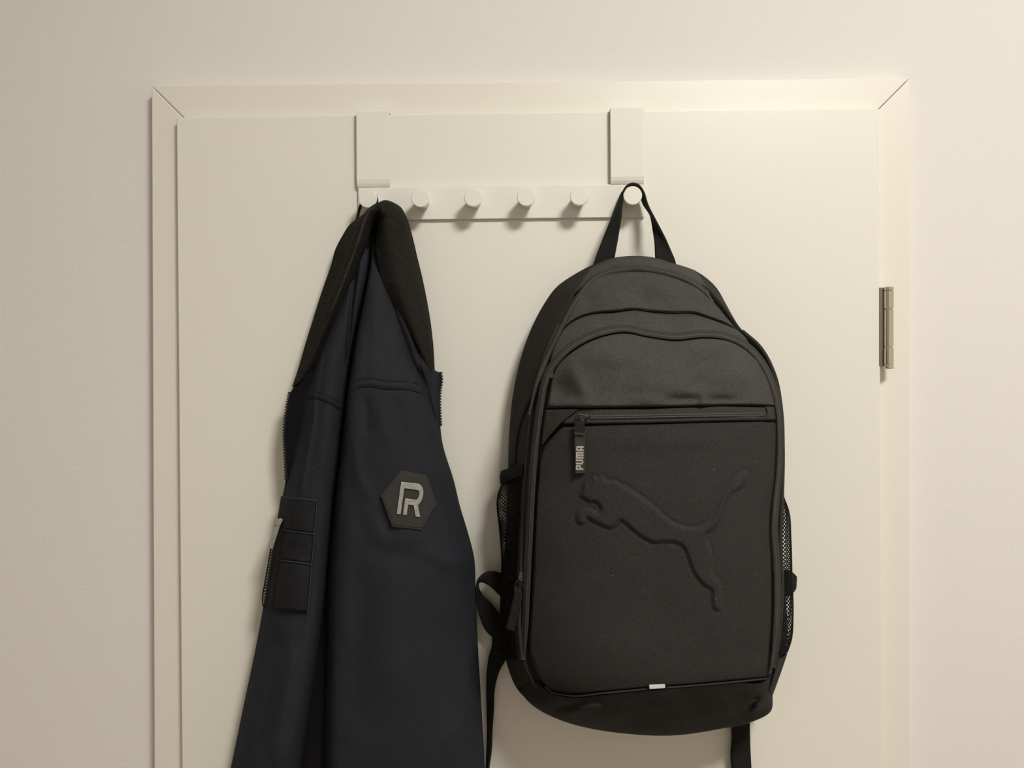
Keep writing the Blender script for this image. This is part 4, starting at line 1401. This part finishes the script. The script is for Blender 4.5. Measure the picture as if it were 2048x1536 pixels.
s1 = strap('shoulder_strap', [((1012, 1150, .022), (1012, 1200, .020)), ((998, 1145, .026), (1000, 1192, .024)), ((982, 1142, .032), (988, 1180, .028)), ((966, 1148, .036), (972, 1166, .030)),
                              ((956, 1160, .038), (958, 1163, .022)), ((953, 1175, .036), (956, 1172, .016)), ((954, 1200, .030), (962, 1188, .014)), ((960, 1232, .024), (980, 1205, .014)),
                              ((972, 1262, .020), (995, 1222, .014)), ((988, 1277, .018), (1012, 1240, .014)), ((1010, 1290, .016), (1025, 1260, .014))], 90)
s1['label'] = 'black shoulder strap bowed out beside the jacket'
s2 = strap('strap_tail', [((985, 1270, .012), (1022, 1275, .012)), ((984, 1290, .012), (1016, 1305, .012)), ((977, 1315, .012), (1010, 1322, .012)), ((974, 1340, .012), (1000, 1340, .014)), ((973, 1380, .012), (989, 1380, .016)), ((974, 1420, .012), (987, 1420, .018)),
                          ((975, 1460, .012), (984, 1460, .018)), ((974, 1495, .012), (983, 1495, .018)), ((972, 1540, .012), (977, 1540, .018)), ((966, 1640, .012), (972, 1640, .016))], 80)
s2['label'] = 'black webbing tail hanging edge-on beside the jacket'
s3 = strap('strap_tail', [((1460, 1400, .012), (1498, 1400, .012)), ((1462, 1445, .012), (1499, 1440, .012)), ((1463, 1480, .012), (1500, 1475, .014)), ((1461, 1505, .012), (1501, 1505, .013)), ((1463, 1545, .012), (1503, 1545, .012)), ((1464, 1640, .012), (1504, 1640, .012))], 60)
s3['label'] = 'broad black webbing tail hanging below the bag'
s4 = strap('shoulder_strap', [((1560, 1140, .022), (1560, 1195, .022)), ((1578, 1141, .024), (1578, 1190, .024)), ((1587, 1147, .020), (1588, 1182, .020)), ((1592, 1155, .014), (1591, 1174, .014)), ((1585, 1158, .010), (1585, 1180, .010)), ((1560, 1150, .008), (1560, 1190, .008))], 50)

# --- flat compression strap running down the side next to the jacket
def side_d(x, y):
    xs = interp(y, [700, 795, 870, 940], [1046, 1025, 1018, 1016]); xm = interp(y, [700, 790, 865, 940], [1095, 1068, 1058, 1052])
    md = interp(y, [700, 790, 865, 940], [.082, .095, .103, .109])
    return .030 + (md - .030) * np.clip((x - xs) / (xm - xs), 0, 1) ** 1.0


cs = ribbon('compression_strap', [(1061, 785), (1052, 805), (1042, 828), (1033, 856), (1027, 890), (1025, 930)], [11, 12, 12, 12, 12], .0025, M['side'], pack, samples=40, dfun=side_d)
cs['label'] = 'flat black strap down the side of the bag'

# --- slider and printed pull tag of the front zip
fd = float(front(np.array(1160), np.array(835)))
tod = lambda p, dep: P(p[:, 0], p[:, 1], dep)
V_, F_ = prism_mesh([(1163, 829), (1181, 828), (1183, 830), (1183, 841), (1180, 843), (1166, 844), (1158, 840), (1156, 834)], fd - .001, fd + .0030, tod)
slider = make('zip_slider', V_, F_, M['dark_metal'], pack, False, bevel=.0009)
V_, F_ = prism_mesh([(1158, 832), (1176, 830), (1178, 834), (1175, 837), (1159, 837)], fd + .0028, fd + .0055, tod)
make('slider_bridge', V_, F_, M['dark_metal'], slider, False, bevel=.0009)
tube_obj('pull_ring', [(1150, 845, fd + .003), (1149, 838, fd + .0045), (1153, 831, fd + .006), (1160, 829, fd + .0065), (1168, 831, fd + .0065), (1173, 838, fd + .0055), (1172, 846, fd + .004)],
         .0006, M['dark_metal'], slider, n=8, samples=40)


def tag_pt(poly, off):
    poly = np.asarray(poly, float)
    d = front(np.full(len(poly), 1160.0), poly[:, 1]) + .0085 - (poly[:, 1] - 845) * 2.0e-5
    return P(poly[:, 0], poly[:, 1], d + off)


V_, F_ = prism_mesh([(1149, 862), (1171, 861), (1170.5, 900), (1170.5, 946), (1150.5, 947.5), (1149.5, 905)], -.0009, .0009, tag_pt)
tag = make('pull_tag', V_, F_, M['tag'], pack, False, bevel=.0004)
tag['label'] = 'dark rubber pull tag with pale lettering'
V_, F_ = prism_mesh([(1149.5, 843.5), (1169.5, 845.5), (1170, 862), (1168, 870), (1148.5, 869), (1148.5, 860)], -.0006, .0018, tag_pt)
make('tag_loop', V_, F_, M['webbing'], tag, False, bevel=.0005)
V_, F_ = prism_mesh([(1148, 864.5), (1168.5, 866), (1168, 871.5), (1148.5, 870)], .0010, .0034, tag_pt)
make('tag_loop', V_, F_, M['tag'], tag, False, bevel=.0008)


# lettering runs upwards along the tag: P U M A
def letter_boxes(rects):
    """rects in letter units: x along the reading direction 0..w, y 0..1 up"""
    parts = []
    for q in rects:
        pp = [(1151.5 + 0.012 * (943 - (y0 + 0)) + (1 - ly) * 15.2, y0) for (y0, ly) in q]
        parts.append(prism_mesh(pp, .0008, .0013, tag_pt))
    return join(parts)


def rect(a0, a1, l0, l1):
    return [(a0, l0), (a0, l1), (a1, l1), (a1, l0)]


base_y = 940.0
def L_(xs, rects):
    return [rect(base_y - xs - a1, base_y - xs - a0, l0, l1) for a0, a1, l0, l1 in rects]


letters = [L_(0, [(0, 3.4, 0, 1), (3.4, 6.4, .78, 1), (3.4, 6.4, .30, .52), (6.4, 9.6, .34, .96)]),
           L_(11, [(0, 3.6, .08, 1), (3.6, 6.6, 0, .2), (6.6, 10.2, .08, 1)]),
           L_(22.6, [(0, 3.6, 0, 1), (3.6, 5.0, .76, 1), (5.0, 8.6, 0, .98), (8.6, 10.0, .76, 1), (10.0, 13.6, 0, .98)]),
           L_(37.8, [(0, 3.6, 0, .94), (3.6, 6.4, .78, 1), (3.6, 6.4, .24, .44), (6.4, 10.0, 0, .94)])]
for q in letters:
    V_, F_ = letter_boxes(q)
    make('letter', V_, F_, M['print'], tag, False)

# --- slider and cord pull near the bottom of the front zip
V_, F_ = prism_mesh([(1038, 1144), (1047, 1143), (1052, 1148), (1051, 1162), (1044, 1166), (1037, 1160)], .112, .119, tod)
sl2 = make('zip_slider', V_, F_, M['dark_metal'], pack, False, bevel=.001)
tube_obj('pull_ring', [(1040, 1150, .120), (1039, 1158, .122), (1033, 1164, .122), (1031, 1172, .120), (1034, 1177, .119), (1040, 1178, .119), (1045, 1173, .120), (1044, 1164, .121)],
         .0006, M['dark_metal'], sl2, n=8, samples=40)
rows = [[(1028, 1172, .118), (1040, 1178, .120)], [(1029, 1184, .120), (1044, 1186, .123)], [(1023, 1215, .121), (1039, 1219, .124)], [(1013, 1257, .121), (1029, 1263, .124)]]
pl = grid_obj('cord_pull', surf(rows, 8, 40), M['webbing'], pack, solid=.003)
pl['label'] = 'ribbed black cord pull'
# small slider high on the front zip
d0 = float(front(np.array(1103), np.array(745)))
V_, F_ = prism_mesh([(1097, 742), (1104, 738), (1108, 744), (1107, 756), (1099, 758)], d0 + .001, d0 + .0055, tod)
make('zip_slider', V_, F_, M['dark_metal'], pack, False, bevel=.0012)
# wire buckle on the strap behind the top
tube_obj('strap_buckle', [(1424, 604, .040), (1431, 602, .040), (1434, 605, .040), (1437, 616, .038), (1432, 620, .036)], .0008, M['dark_metal'], pack, n=6)
